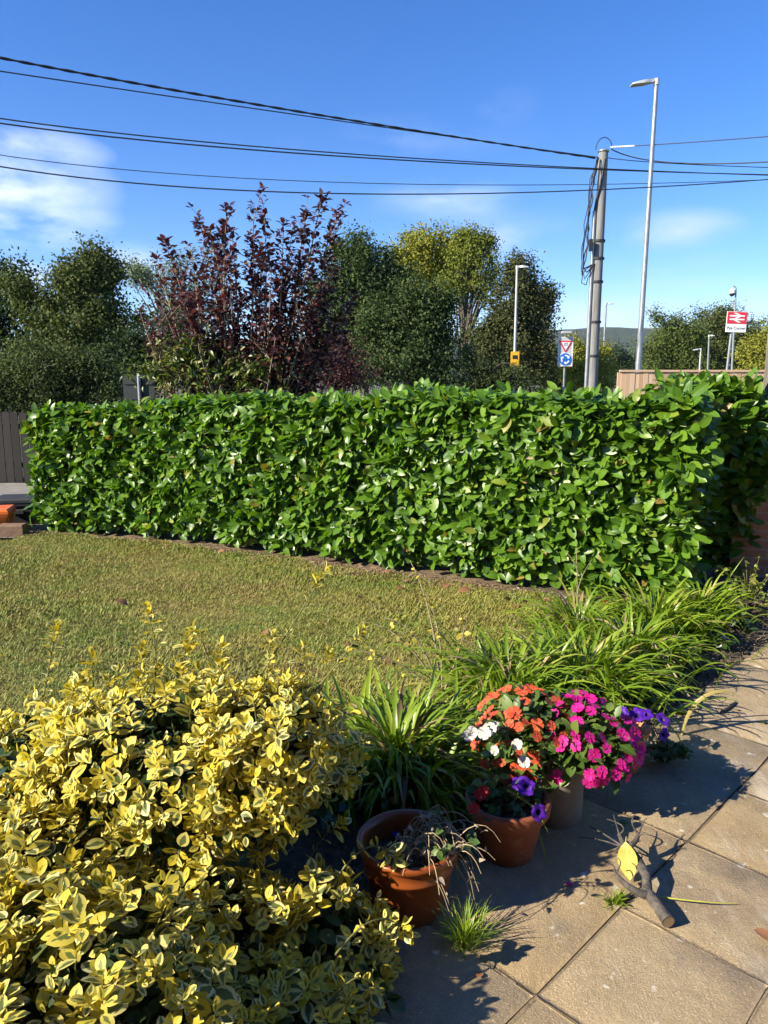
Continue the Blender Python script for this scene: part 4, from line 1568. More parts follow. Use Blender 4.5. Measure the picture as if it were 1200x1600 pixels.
def rosettes(b, st, P, D, size, nodes=4, green=None):
    """shoot tips: opposite pairs of leaves turning round a short stem"""
    n = len(P)
    D = D / (np.linalg.norm(D, axis=1)[:, None] + 1e-9)
    ref = np.where(np.abs(D[:, 2:3]) < .9, np.array([[0, 0, 1.0]]), np.array([[1.0, 0, 0]]))
    U = np.cross(D, ref)
    U /= np.linalg.norm(U, axis=1)[:, None]
    Vv = np.cross(D, U)
    th0 = rng.uniform(0, 6.28, n)
    for k in range(nodes):
        f = k / (nodes - 1)
        for sgn in (0, 1):
            th = th0 + k * math.pi / 2 + sgn * math.pi + rng.normal(0, .2, n)
            rad = np.cos(th)[:, None] * U + np.sin(th)[:, None] * Vv
            al = R(84) - f * R(50) + rng.normal(0, .16, n)
            X = D * np.cos(al)[:, None] + rad * np.sin(al)[:, None]
            Z = D * np.sin(al)[:, None] - rad * np.cos(al)[:, None] + rng.normal(0, .22, (n, 3))
            L = size * (1.12 - .42 * f) * rng.uniform(.7, 1.2, n)
            B = P + D * (f * size * .85)[:, None]
            keep = rng.uniform(size=n) > .07
            idx = rng.integers(0, 3, n)
            for j in range(3):
                s = (idx == j) & keep
                b.leaves(EUO[j], B[s] + rad[s] * .004, X[s], Z[s], L[s], rng.uniform(.85, 1.15, s.sum()))


def make_euonymus(label, mounds, n_shell, n_in, size, sprays, root):
    t = thing('euonymus_shrub', label, 'shrub', root)
    b, g, st = MB(), MB(), MB()
    for (cx, cy, cz, rx, ry, rz), wgt in mounds:
        n = int(n_shell * wgt)
        q = rng.normal(size=(n, 3))
        q[:, 2] = np.abs(q[:, 2]) * 1.0 - .35
        q /= np.linalg.norm(q, axis=1)[:, None]
        bmp = 1 + .10 * np.sin(q[:, 0] * 7 + cx * 9) * np.sin(q[:, 1] * 6 + 1) + .07 * np.sin(q[:, 2] * 13 + q[:, 0] * 9)
        rad = bmp * (1 - np.abs(rng.normal(0, .13, n)) + .16 * (rng.uniform(size=n) > .88))
        P = np.array([cx, cy, cz]) + q * rad[:, None] * np.array([rx, ry, rz])
        D = q * np.array([1 / rx, 1 / ry, 1 / rz]) * rx + np.array([-.42, -.25, .55]) + rng.normal(0, .38, (n, 3))
        k = P[:, 2] > .03
        P, D = P[k], D[k]
        rosettes(b, st, P, D, size * rng.uniform(.6, 1.12, len(P)), 4)
        for p, d in zip(P[::4], D[::4]):
            d = Vector(d).normalized()
            e = Vector(p)
            s0 = Vector((cx + (e.x - cx) * .3, cy + (e.y - cy) * .3, max(.02, cz + (e.z - cz) * .1)))
            st.tube(bez(s0, (s0 + e) * .5 + Vector((0, 0, -.02)), e + d * .03, 5), np.linspace(.005, .0018, 6), 4, cap=False)
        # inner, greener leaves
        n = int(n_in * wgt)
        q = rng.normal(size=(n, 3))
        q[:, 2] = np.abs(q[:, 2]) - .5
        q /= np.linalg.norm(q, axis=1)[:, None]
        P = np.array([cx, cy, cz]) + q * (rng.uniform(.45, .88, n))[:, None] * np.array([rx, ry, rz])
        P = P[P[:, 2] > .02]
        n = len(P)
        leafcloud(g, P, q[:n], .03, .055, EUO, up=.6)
    for (pts, m_) in sprays:
        path = bez(*[Vector(p) for p in pts], n=12)
        st.tube(path, np.linspace(.0035, .0016, 13), 5)
        for i in range(3, 13):
            if (i % m_) == 0 or i > 10:
                d = Vector(path[min(12, i)]) - Vector(path[i - 1])
                rosettes(b, st, np.array([path[i]]), np.array([tuple(d.normalized())]), np.array([size * (.62 if i < 11 else .85)]), 2 if i < 11 else 4)
    b.build('variegated_foliage', M['euo'], t)
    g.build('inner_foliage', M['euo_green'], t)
    st.build('stems', M['euo_stem'], t)


make_euonymus('large yellow and green variegated shrub, the farther mound beside the lawn',
              [((-.60, 2.08, .46, .46, .34, .24), 1.0), ((-.35, 2.04, .48, .22, .25, .22), .42), ((-1.08, 2.22, .27, .42, .34, .26), .7), ((-1.42, 1.95, .20, .4, .45, .32), .5)],
              540, 2600, .045,
              [([(-.45, 2.2, .6), (-.32, 2.25, .80), (-.20, 2.3, .99)], 3), ([(-.25, 2.15, .62), (-.16, 2.2, .72), (-.08, 2.22, .82)], 2), ([(-.75, 2.25, .6), (-.74, 2.28, .72), (-.76, 2.3, .86)], 2),
               ([(-1.15, 2.3, .5), (-1.12, 2.33, .64), (-1.10, 2.36, .78)], 2), ([(-1.28, 2.3, .5), (-1.31, 2.33, .6), (-1.32, 2.36, .70)], 2), ([(-.55, 2.2, .6), (-.56, 2.25, .72), (-.6, 2.28, .80)], 4)]
              + [([(x, 2.16, .5), (x + d * .5, 2.2, .62), (x + d, 2.24, .62 + h)], 2) for x, d, h in ((-.9, -.03, .10), (-.66, .03, .16), (-.5, -.02, .13), (-.4, .04, .17), (-.33, .07, .13), (-.24, .06, .12), (-1.0, .02, .03), (-.8, .03, .13))],
              (-.7, 2.1, -.01))
make_euonymus('yellow and green variegated shrub filling the near left corner over the paving',
              [((-.70, 1.36, .24, .36, .34, .24), .9), ((-.95, 1.10, .26, .36, .36, .24), .8), ((-.32, 1.46, .05, .28, .30, .15), .75), ((-.52, 1.14, .14, .32, .28, .18), .7),
               ((-.22, 1.80, .04, .24, .20, .19), .42), ((-.56, 1.72, .12, .30, .22, .22), .5), ((-1.0, 1.66, .25, .36, .34, .25), 1.0), ((-.86, 1.46, .26, .26, .24, .23), .6)],
              440, 2400, .046,
              [([(-.12, 1.60, .22), (-.03, 1.68, .25), (.045, 1.72, .20)], 4), ([(-.16, 1.85, .20), (-.06, 1.90, .30), (.02, 1.92, .27)], 3), ([(-.14, 1.5, .16), (-.07, 1.55, .20), (-.03, 1.57, .15)], 4), ([(-.25, 1.9, .18), (-.2, 1.97, .26), (-.15, 2.0, .30)], 4), ([(-.4, 1.8, .2), (-.36, 1.85, .3), (-.30, 1.88, .34)], 4)],
              (-.55, 1.3, -.01))


# ------------------------------------------------------------------ strappy clumps in the bed
def strap_clump(name, label, cat, base, n, L, mat, wid=.013, lean=1.35, spread=.07, group=None, up=.25, part='blades', seg=9, parent=None):
    az = rng.uniform(0, 2 * math.pi, n)
    r0 = np.abs(rng.normal(0, spread, n))
    B = np.stack([base[0] + r0 * np.cos(az + rng.normal(0, .6, n)), base[1] + r0 * np.sin(az + rng.normal(0, .6, n)), np.full(n, base[2])], 1)
    Ls = L * rng.uniform(.55, 1.1, n)
    w = wid * rng.uniform(.7, 1.2, n)
    ph0 = rng.uniform(.02, up * 2, n)
    ph1 = lean * rng.uniform(.55, 1.35, n)
    h = np.stack([np.cos(az), np.sin(az), np.zeros(n)], 1)
    side = np.stack([-np.sin(az), np.cos(az), np.zeros(n)], 1)
    tw = rng.normal(0, .35, n)
    P = B.copy()
    b = MB()
    rows = []
    for i in range(seg + 1):
        s = i / seg
        ph = ph0 + ph1 * s ** 1.7
        d = h * np.sin(ph)[:, None] + np.array([0, 0, 1.0]) * np.cos(ph)[:, None]
        nn = -h * np.cos(ph)[:, None] + np.array([0, 0, 1.0]) * np.sin(ph)[:, None]
        ww = w * (min(1, .6 + s * 2) * (1 - s ** 2.6) + .03)
        sd = side * np.cos(tw * s)[:, None] + nn * np.sin(tw * s)[:, None]
        rows.append(np.stack([P - sd * ww[:, None] + nn * (ww * .35)[:, None], P, P + sd * ww[:, None] + nn * (ww * .35)[:, None]], 1))
        P = P + d * (Ls / seg)[:, None]
    V = np.stack(rows, 1).reshape(n, -1, 3)
    k = V.shape[1]
    F = []
    for i in range(seg):
        for j in range(2):
            a = i * 3 + j
            F.append((a, a + 1, a + 4, a + 3))
    F = np.array(F)
    UV = np.array([(i / seg, .5 * j) for i in range(seg + 1) for j in range(3)])
    b.add(V.reshape(-1, 3), (F[None] + (np.arange(n) * k)[:, None, None]).reshape(-1, 4), np.tile(UV, (n, 1)))
    if parent is not None:
        return b.build(part, mat, parent)
    t = thing(name, label, cat, base, group)
    b.build(part, mat, t)
    return t


M['lily'] = mat_leaf('daylily_blade', [(0, (.11, .19, .010)), (.5, (.185, .29, .017)), (.88, (.28, .36, .032)), (.96, (.36, .35, .07)), (1, (.38, .28, .12))], .36, .32, (1.2, 1.3, .35), .5, rib=(.12, .20, .04))
M['dead_blade'] = mat_leaf('dead_blade', [(0, (.16, .10, .05)), (1, (.38, .29, .17))], .8, .2)
GD = 'green strappy clumps in the flower bed'
for (x, y, n, L, lab) in [
    (.05, 2.80, 330, .50, 'broad green strappy clump behind the big terracotta bowl, nearest of the row'),
    (.62, 3.42, 240, .56, 'green strappy clump behind the orange and white flowers'),
    (1.00, 3.55, 260, .58, 'green strappy clump behind the magenta flowers'),
    (1.40, 3.98, 230, .50, 'green strappy clump midway along the bed beside the paving'),
    (1.22, 4.45, 200, .46, 'green strappy clump nearest the lawn in front of the hedge'),
    (1.72, 4.50, 240, .50, 'green strappy clump close in front of the right part of the hedge'),
    (2.15, 4.86, 110, .44, 'green strappy clump under the right end of the hedge'),
    (.48, 3.10, 60, .42, 'small green strappy clump between two larger ones behind the white flowers')]:
    t = strap_clump('daylily_clump', lab, 'plant', (x, y, .0), int(n * 1.6), L * .9, M['lily'], group=GD, spread=.05 + n * .0004, lean=2.2, up=.40, wid=.0115)
    strap_clump('', '', '', (x, y, .0), max(8, n // 9), L * .85, M['dead_blade'], parent=t, part='dead_blades', lean=2.1, up=.4)
# single pale sword leaf plant by the wall
t = strap_clump('sword_leaf_plant', 'small plant with one tall pale upright blade by the brick wall', 'plant', (2.30, 4.98, 0), 7, .25, M['lily'], wid=.016, spread=.02)
b = MB()
p = [Vector((2.30, 4.98, .0)), Vector((2.36, 4.99, .2)), Vector((2.50, 5.0, .42))]
path = bez(*p, n=8)
V, F = [], []
for i, q in enumerate(path):
    w = .016 * (1 - (i / 8) ** 2.2) + .001
    V += [tuple(q + Vector((-w, 0, 0))), tuple(q + Vector((0, .006, 0))), tuple(q + Vector((w, 0, 0)))]
for i in range(8):
    for j in range(2):
        F.append((i * 3 + j, i * 3 + j + 1, i * 3 + j + 4, i * 3 + j + 3))
b.add(V, F)
b.build('tall_blade', M['lily'], t)


def herb(name, label, cat, base, h, r, n, mat, leaf=(.02, .04), stems=9, up=.6, stemmat='euo_stem', tm=None, group=None, flop=0.0):
    """small leafy plant: thin stems with leaves along them"""
    t = thing(name, label, cat, base, group)
    lf, st = MB(), MB()
    paths = []
    for k in range(stems):
        a = random.uniform(0, 6.28)
        rr = r * random.uniform(.3, 1)
        e = Vector((base[0] + rr * math.cos(a), base[1] + rr * math.sin(a), base[2] + h * random.uniform(.45, 1) * (1 - flop * rr / r)))
        b0 = Vector(base) + Vector((.1 * rr * math.cos(a), .1 * rr * math.sin(a), 0))
        path = bez(b0, b0.lerp(e, .5) + Vector((0, 0, h * .15)), e, 8)
        st.tube(path, np.linspace(.0028, .001, 9), 4, cap=False)
        paths.append(path)
    P, O = [], []
    for k in range(n):
        pa = random.choice(paths)
        f = random.uniform(.25, 1) * 8
        j = min(7, int(f))
        P.append(tuple(pa[j].lerp(pa[j + 1], f - j)))
        O.append((random.gauss(0, 1), random.gauss(0, 1), random.gauss(.2, .4)))
    P, O = np.array(P), np.array(O)
    leafcloud(lf, P, O, leaf[0], leaf[1], tm or [leaf_t(3, .32, .2, .2)], up=1.0, spread=.3)
    lf.build('foliage', mat, t)
    st.build('stems', M[stemmat], t)
    return t


M['herb_y'] = mat_leaf('pale_herb_leaf', [(0, (.10, .15, .02)), (.6, (.19, .24, .035)), (1, (.36, .33, .06))], .5, .35)
M['herb_g'] = mat_leaf('herb_leaf', [(0, (.03, .07, .014)), (.6, (.06, .12, .022)), (1, (.12, .18, .04))], .45, .3)
M['ivy'] = mat_leaf('ivy_leaf', [(0, (.018, .042, .012)), (.6, (.035, .075, .018)), (1, (.08, .12, .03))], .32, .2, None, .5)
M['yel'] = mat_leaf('yellow_leaf', [(0, (.55, .40, .03)), (1, (.75, .62, .08))], .5, .35)
herb('wild_geranium', 'pale yellow green leafy weed in the sun by the brick wall', 'plant', (2.62, 5.12, 0), .36, .24, 240, M['herb_y'], (.02, .045), 22)
herb('wild_geranium', 'low yellow green weed at the far corner of the paving', 'plant', (2.78, 4.95, 0), .12, .26, 130, M['herb_y'], (.02, .04), 14)
IV = 'dark ivy along the edge of the paving'
for (x, y, r, n, lab) in [(1.60, 4.02, .24, 260, 'dark ivy patch spilling onto the paving below the middle clumps'), (1.98, 4.38, .22, 220, 'dark ivy patch at the paving edge below the right end of the hedge'),
                          (1.30, 3.55, .20, 200, 'dark ivy patch behind the violet flowers'), (2.30, 4.72, .2, 160, 'dark ivy patch nearest the brick wall')]:
    herb('ivy_patch', lab, 'ivy', (x, y, .0), .16, r, n, M['ivy'], (.03, .06), 20, tm=[leaf_t(3, .42, .1, .2)], group=IV, flop=.5)
herb('ivy_patch', 'dark ivy under the variegated shrub beside the terracotta bowl', 'ivy', (-.12, 1.62, .0), .14, .22, 150, M['ivy'], (.035, .06), 16, tm=[leaf_t(3, .42, .1, .2)], group=IV, flop=.5)
herb('ivy_patch', 'dark leafy tangle in the shade left of the strappy clumps', 'ivy', (-.15, 2.55, .0), .22, .3, 260, M['ivy'], (.03, .06), 22, tm=[leaf_t(3, .4, .1, .2)], flop=.3)

herb('ivy_patch', 'dark glossy green leaves growing up through the left of the far variegated mound', 'ivy', (-.98, 1.92, .0), .66, .20, 260, M['ivy'], (.03, .05), 16, tm=[leaf_t(3, .4, .1, .2)])

# thin yellow-leaved sapling in the bed
def make_sapling():
    base = Vector((.30, 3.62, 0))
    t = thing('sapling', 'thin bare brown sapling with a few small yellow leaves above the bed', 'sapling', base)
    st, lf = MB(), MB()
    P, O = [], []
    for e, m_ in (((.14, 3.9, .66), .03), ((.0, 3.7, .40), .08), ((-.12, 3.75, .36), .08), ((.22, 3.7, .52), .02), ((-.2, 3.55, .28), .05), ((.42, 3.7, .42), .03)):
        path = bez(base, base.lerp(Vector(e), .55) + Vector((.03, 0, m_)), Vector(e), 10)
        st.tube(path, np.linspace(.006, .0018, 11), 5)
        for k in range(16):
            f = random.uniform(3, 9.9)
            p = path[int(f)].lerp(path[int(f) + 1], f % 1)
            P.append(tuple(p + Vector((random.gauss(0, .02), random.gauss(0, .02), random.gauss(0, .015)))))
            O.append((random.gauss(0, 1), random.gauss(0, 1), .3))
    leafcloud(lf, np.array(P), np.array(O), .022, .042, [leaf_t(3, .3, .2, .2)], up=1)
    lf.build('leaves', mat_leaf('sapling_leaf', [(0, (.18, .2, .03)), (.5, (.42, .36, .04)), (1, (.6, .5, .06))], .5, .35), t)
    st.build('stems', M['pale_stem'], t)
    b = MB()
    b.tube(bez((1.17, 4.28, 0), (1.165, 4.3, .34), (1.15, 4.33, .66), 8), np.linspace(.005, .002, 9), 5)
    b.tube(bez((1.165, 4.3, .36), (1.19, 4.31, .46), (1.25, 4.33, .56), 5), np.linspace(.003, .0012, 6), 4)
    b.tube(bez((1.163, 4.3, .48), (1.13, 4.31, .56), (1.08, 4.33, .62), 5), np.linspace(.003, .0012, 6), 4)
    tag(b.build('dead_stalk', M['pale_stem'], loc=(1.17, 4.28, 0)), 'single dry upright stalk in front of the hedge foot', 'stalk')


make_sapling()


# ------------------------------------------------------------------ pots and their plants
def terracotta(name, a, b_):
    m, nt, bs = newmat(name)
    f = noise(nt, 7, 6, .6)
    c = ramp(nt, f, [(.3, a), (.7, b_)])
    c = mixc(nt, mathn(nt, 'MULTIPLY', mathn(nt, 'SUBTRACT', noise(nt, 14, 5, .7), .55), 4, True), c, (.30, .21, .16))
    nt.links.new(c, bs.inputs['Base Color'])
    bs.inputs['Roughness'].default_value = .75
    bump(nt, bs, noise(nt, 80, 4), .25, .003)
    return m


TC1 = terracotta('terracotta_red', (.20, .055, .022), (.30, .092, .036))
TC2 = terracotta('terracotta_orange', (.46, .17, .055), (.56, .24, .09))
GLZ = mat_noise('glazed_terracotta', [(.21, .052, .013), (.31, .082, .019)], 6, .28, .1, 30, .002)
STONE = mat_noise('pale_pot', [(.155, .135, .115), (.22, .195, .17)], 9, .85, .3, 60, .003)


def pot(name, label, c, prof, mat, soil_r, soil_z, wave=None, n=48):
    t = thing(name, label, 'pot', c)
    b = MB()
    b.lathe(prof, c, n, 0, wave)
    b.build('pot_body', mat, t)
    b = MB()
    k = 14
    V = [(c[0], c[1], c[2] + soil_z + .006)]
    F = []
    for rr_ in (.5, 1.0):
        for i in range(k):
            a = i * 2 * math.pi / k
            V.append((c[0] + soil_r * rr_ * math.cos(a), c[1] + soil_r * rr_ * math.sin(a), c[2] + soil_z + random.uniform(-.008, .008) * (rr_ < 1)))
    b.add(V, [(0, 1 + i, 1 + (i + 1) % k) for i in range(k)])
    b.add(V, [(1 + i, 1 + k + i, 1 + k + (i + 1) % k, 1 + (i + 1) % k) for i in range(k)])
    b.build('compost', M['soil'], t)
    return t


BOWL = (.075, 2.06, .0)
pot('plant_pot', 'wide glazed terracotta bowl with dead stalks beside the variegated shrub', BOWL,
    [(0, .0), (.100, .0), (.106, .01), (.124, .08), (.138, .155), (.142, .157), (.144, .165), (.140, .171), (.144, .20), (.148, .205), (.158, .212), (.160, .226), (.154, .233), (.142, .23), (.134, .21), (.130, .14)], GLZ, .131, .155)
POT2 = (.425, 2.33, .0)
pot('plant_pot', 'plain red terracotta pot with violet petunias and a rolled rim', POT2,
    [(0, 0), (.088, 0), (.092, .006), (.122, .150), (.124, .152), (.136, .155), (.143, .168), (.146, .200), (.142, .208), (.130, .207), (.124, .19), (.116, .13)], TC1, .122, .165)
POT3 = (.635, 2.57, .0)
pot('plant_pot', 'straight sided pale grey pot almost hidden by magenta flowers', POT3,
    [(0, 0), (.108, 0), (.112, .006), (.114, .15), (.117, .26), (.119, .285), (.115, .292), (.106, .29), (.104, .24)], STONE, .105, .262)
POT4 = (1.015, 2.90, .0)
pot('plant_pot', 'small orange terracotta pot with a scalloped rim behind the magenta flowers', POT4,
    [(0, 0), (.058, 0), (.062, .006), (.082, .13), (.086, .15), (.094, .172), (.098, .186), (.090, .188), (.082, .17), (.076, .12)], TC2, .078, .140,
    wave=(16, .006, [0, 0, 0, 0, 0, .6, 1, 1, .4, 0]), n=96)


def petal_flower(name, mat, n=5, r=.022, cup=.25, centre=None, ruffle=0.0):
    b = MB()
    V, F, U = [], [], []
    t = leaf_t(5, .46, .05, -.1, base=.62)
    tv = t[0].copy()
    for i_, (sx_, w_) in enumerate(((0, .06), (.25, .16), (.5, .33), (.75, .44), (.93, .38), (1.0, .17))):
        tv[i_ * 3:i_ * 3 + 3, 0] = np.array([sx_ - .05 * (i_ > 3), sx_ - .06 * (i_ == 5), sx_ - .05 * (i_ > 3)])
        tv[i_ * 3:i_ * 3 + 3, 1] = np.array([-w_, 0, w_])
        tv[i_ * 3:i_ * 3 + 3, 2] = np.array([.05, 0, .05]) - .12 * sx_ ** 2
    ang = np.arange(n) * 2 * math.pi / n
    X = np.stack([np.cos(ang), np.sin(ang), np.full(n, cup)], 1)
    Z = np.stack([-np.cos(ang) * cup, -np.sin(ang) * cup, np.ones(n)], 1)
    if ruffle:
        tv[:, 2] += ruffle * np.sin(tv[:, 1] * 18) * tv[:, 0]
    b.leaves((tv, t[1], t[2]), np.zeros((n, 3)) + np.array([0, 0, .001]) * np.arange(n)[:, None], X, Z, r, 1.0)
    if centre is not None:
        b.lathe([(0, .004), (r * .09, .003), (r * .10, -.002)], (0, 0, .004), 8, 1)
    me_o = b.build(name, [mat] + ([centre] if centre is not None else []))
    me = me_o.data
    bpy.data.objects.remove(me_o)
    return me


def trumpet(name, mat, throat, r=.028):
    b = MB()
    k = 30
    V = []
    for j, (rr_, zz) in enumerate(((.12, -.9), (.16, -.5), (.34, -.12), (.7, .02), (1.0, -.02))):
        for i in range(k):
            a = i * 2 * math.pi / k
            lob = 1 + (.07 * math.cos(a * 5) if j >= 3 else 0) + (.05 * math.cos(a * 15) if j == 4 else 0)
            V.append((r * rr_ * lob * math.cos(a), r * rr_ * lob * math.sin(a), r * (zz + (.10 * math.cos(a * 5) + .06 * math.sin(a * 15) if j == 4 else 0))))
    for j in range(4):
        F = [(j * k + i, j * k + (i + 1) % k, (j + 1) * k + (i + 1) % k, (j + 1) * k + i) for i in range(k)]
        b.add(V, F, mat=1 if j < 2 else 0)
    o = b.build(name, [mat, throat])
    me = o.data
    bpy.data.objects.remove(o)
    return me


def mat_petal(name, a, c):
    return mat_leaf(name, [(0, a), (1, c)], .55, .35, None, .3)


PT = {'coral': mat_petal('coral_petal', (.72, .085, .025), (.85, .19, .09)), 'magenta': mat_petal('magenta_petal', (.66, .008, .20), (.78, .03, .42)),
      'white': mat_petal('white_petal', (.60, .58, .54), (.66, .65, .62)), 'violet': mat_petal('violet_petal', (.055, .012, .30), (.12, .02, .46)),
      'scarlet': mat_petal('scarlet_petal', (.55, .02, .02), (.66, .05, .04))}
EYE_M = mat_plain('flower_eye', (.45, .02, .12), .6)
EYE_W = mat_plain('flower_eye_pale', (.75, .6, .3), .6)
FL = {k: petal_flower('flower', PT[k], 5, .029, .22, EYE_W if k == 'white' else EYE_M, .06) for k in ('coral', 'magenta', 'white', 'scarlet')}
FL['white'] = petal_flower('flower', PT['white'], 5, .030, .42, EYE_W, .14)
FL['violet'] = trumpet('flower', PT['violet'], mat_plain('dark_throat', (.02, .006, .08), .6), .028)
M['imp_leaf'] = mat_leaf('impatiens_leaf', [(0, (.045, .095, .014)), (.6, (.085, .155, .024)), (1, (.17, .24, .05))], .42, .32, (1.2, 1.3, .4), .4, rib=(.14, .22, .06))
IMPL = [leaf_t(4, .28, .25, .25), leaf_t(4, .30, .15, .12)]


def bloom(parent, kind, p, d, s=1.0):
    o = bpy.data.objects.new('flower', FL[kind])
    C.objects.link(o)
    o.parent = parent
    q = Vector(d).to_track_quat('Z', 'Y') @ Euler((0, 0, random.uniform(0, 6.3))).to_quaternion()
    o.matrix_local = Matrix.Translation(Vector(p) - wloc(parent)) @ q.to_matrix().to_4x4() @ Matrix.Diagonal((s * random.uniform(.85, 1.1), s * random.uniform(.85, 1.1), s * random.uniform(.6, 1.6), 1))
    return o


def mound_plant(name, label, root, c, rad, nleaf, flowers, group=None, leaf=(.038, .072), nst=26, lat=-.75, leafm='imp_leaf'):
    """leafy mound (centre c, radii rad) rooted at root; flowers: list of (kind, count or list of sight lines)"""
    t = thing(name, label, 'plant', root, group)
    lf, st = MB(), MB()
    n = nleaf
    q = rng.normal(size=(n, 3))
    q[:, 2] = np.abs(q[:, 2]) + lat * rng.uniform(0, 1, n)
    q /= np.linalg.norm(q, axis=1)[:, None]
    rr_ = 1 - np.abs(rng.normal(0, .16, n))
    rr_ *= 1 + .10 * np.sin(q[:, 0] * 6 + 2) * np.sin(q[:, 1] * 5)
    P = np.array(c) + q * rr_[:, None] * np.array(rad)
    leafcloud(lf, P, q + np.array([0, 0, .2]), leaf[0], leaf[1], IMPL, up=.8, spread=.6)
    lf.build('foliage', M[leafm], t)
    for i in range(nst):
        e = Vector(P[i * (n // nst)])
        b0 = Vector(root) + Vector((random.gauss(0, .03), random.gauss(0, .03), 0))
        st.tube(bez(b0, b0.lerp(e, .5) + Vector((0, 0, .05)), e, 6), np.linspace(.005, .002, 7), 5, cap=False)
    st.build('stems', M['euo_stem'], t)
    for kind, cnt, box in flowers:
        pts = []
        for k in range(4000):
            v = Vector((random.gauss(0, 1), random.gauss(0, 1), random.gauss(0, 1))).normalized()
            if v.z < -.42 or (v.y > .55 and v.z < .55):
                continue
            p = Vector(c) + Vector((v.x * rad[0], v.y * rad[1], v.z * rad[2])) * random.uniform(1.04, 1.14)
            # keep inside the sector of the mound this colour grows in
            if not box(v):
                continue
            if any((p - o).length < .023 for o in pts):
                continue
            pts.append(p)
            d = Vector((v.x, v.y - .35, v.z + .35)).normalized() + Vector((random.gauss(0, .25), random.gauss(0, .25), random.gauss(0, .2)))
            bloom(t, kind, p, d, random.uniform(.62, .98))
            if len(pts) >= cnt:
                break
    return t


GI = 'busy lizzie plants crowded in the pale grey pot'
rootI = (POT3[0], POT3[1], .27)
mound_plant('impatiens', 'busy lizzie with coral orange flowers on the left and top of the pale pot', (rootI[0] - .04, rootI[1] + .01, .27), (.545, 2.62, .285), (.19, .20, .150), 620,
            [('coral', 80, lambda v: v.z > .02 or v.x < -.1)], GI)
mound_plant('impatiens', 'busy lizzie with magenta pink flowers spilling right over the pale pot', (rootI[0] + .04, rootI[1], .27), (.73, 2.60, .275), (.205, .20, .145), 660,
            [('magenta', 92, lambda v: True)], GI)
wh = thing('impatiens', 'busy lizzie with a few white flowers at the left of the pale pot', 'plant', (rootI[0] - .09, rootI[1] - .03, .27), GI)
lf, st = MB(), MB()
Pw = []
for px, py, yy in ((765, 1140, 2.42), (757, 1146, 2.40), (772, 1136, 2.45), (738, 1146, 2.46), (773, 1173, 2.36), (819, 1191, 2.33), (808, 1164, 2.34), (734, 1150, 2.5)):
    p = atd(px, py, yy)
    bloom(wh, 'white', p, Vector((-.25, -.6, .6)), random.uniform(.62, .95))
    b0 = Vector((rootI[0] - .09, rootI[1] - .03, .27))
    st.tube(bez(b0, b0.lerp(p, .5) + Vector((0, 0, .03)), p - Vector((-.004, -.01, .01)), 6), np.linspace(.004, .0015, 7), 4, cap=False)
    for k in range(7):
        Pw.append(tuple(b0.lerp(p, random.uniform(.45, .95)) + Vector((random.gauss(0, .012), random.gauss(0, .012), random.gauss(0, .012)))))
Pw = np.array(Pw)
leafcloud(lf, Pw, rot_rand(len(Pw)), .035, .055, IMPL, up=.9)
lf.build('foliage', M['imp_leaf'], wh)
st.build('stems', M['euo_stem'], wh)

# petunias
def petunia(label, root, h, r, n, fl, group=None):
    t = herb('petunia', label, 'plant', root, h, r, n, M['herb_g'], (.02, .04), 18, flop=.6, group=group)
    for kind, px, py, yy, d in fl:
        p = atd(px, py, yy)
        b = MB()
        b.tube(bez(root, Vector(root).lerp(p, .5) + Vector((0, 0, .03)), p - Vector(d) * .02, 5), .0018, 4)
        b.build('flower_stalk', M['euo_stem'], t)
        bloom(t, kind, p, d, 1.1)
    return t


petunia('petunia with violet trumpets and small dull green leaves in the red terracotta pot', (POT2[0] + .02, POT2[1], .165), .10, .17, 240,
        [('violet', 822, 1229, 2.27, (.1, -.7, .6)), ('violet', 842, 1270, 2.20, (.3, -.9, .1)), ('violet', 812, 1224, 2.30, (-.2, -.4, .9))])
sc = herb('impatiens', 'straggly plant with small scarlet flowers at the left of the red terracotta pot', 'plant', (POT2[0] - .06, POT2[1] + .0, .165), .12, .10, 60, M['imp_leaf'], (.025, .045), 8)
for px, py, yy in ((757, 1237, 2.28), (741, 1263, 2.22), (750, 1242, 2.30)):
    bloom(sc, 'scarlet', atd(px, py, yy), Vector((-.3, -.7, .5)), .72)
t = petunia('petunia with violet trumpets trailing on the paving right of the scalloped pot', (1.21, 2.95, .0), .15, .12, 220,
            [('violet', 996, 1117, 2.96, (-.1, -.5, .8)), ('violet', 1010, 1116, 2.96, (.1, -.5, .8)), ('violet', 1036, 1124, 2.95, (.3, -.5, .8)), ('violet', 1038, 1148, 2.86, (.5, -.8, .2)), ('violet', 1000, 1112, 3.0, (0, -.2, 1)), ('violet', 970, 1113, 2.95, (-.3, -.6, .7))])
# green plant, dried stalks in the bowl
dp = thing('withered_plant', 'withered straw coloured stalks hanging over the rim of the terracotta bowl', 'plant', (BOWL[0] + .05, BOWL[1], .155))
st = MB()
P = []
for k in range(58):
    b0 = Vector((BOWL[0] + random.uniform(-.04, .10), BOWL[1] + random.uniform(-.07, .05), .158))
    a = random.gauss(-.7, .7)
    rr_ = random.uniform(.08, .21)
    e = b0 + Vector((rr_ * math.cos(a), rr_ * math.sin(a) * .8, random.uniform(-.09, .11)))
    dist = math.hypot(e.x - BOWL[0], e.y - BOWL[1])
    if dist < .18:
        e.z = max(e.z, .22)
    path = bez(b0, b0.lerp(e, .55) + Vector((0, 0, random.uniform(.05, .12))), e, 7)
    st.tube(path, np.linspace(.0022, .001, 8), 4, cap=False)
    P += [tuple(path[j]) for j in (4, 5, 6, 7)]
P = np.array(P)
lf = MB()
leafcloud(lf, P[::2] + rng.normal(0, .006, P[::2].shape), rot_rand(len(P[::2])), .012, .03, [leaf_t(3, .2, .5, .5)], up=.4)
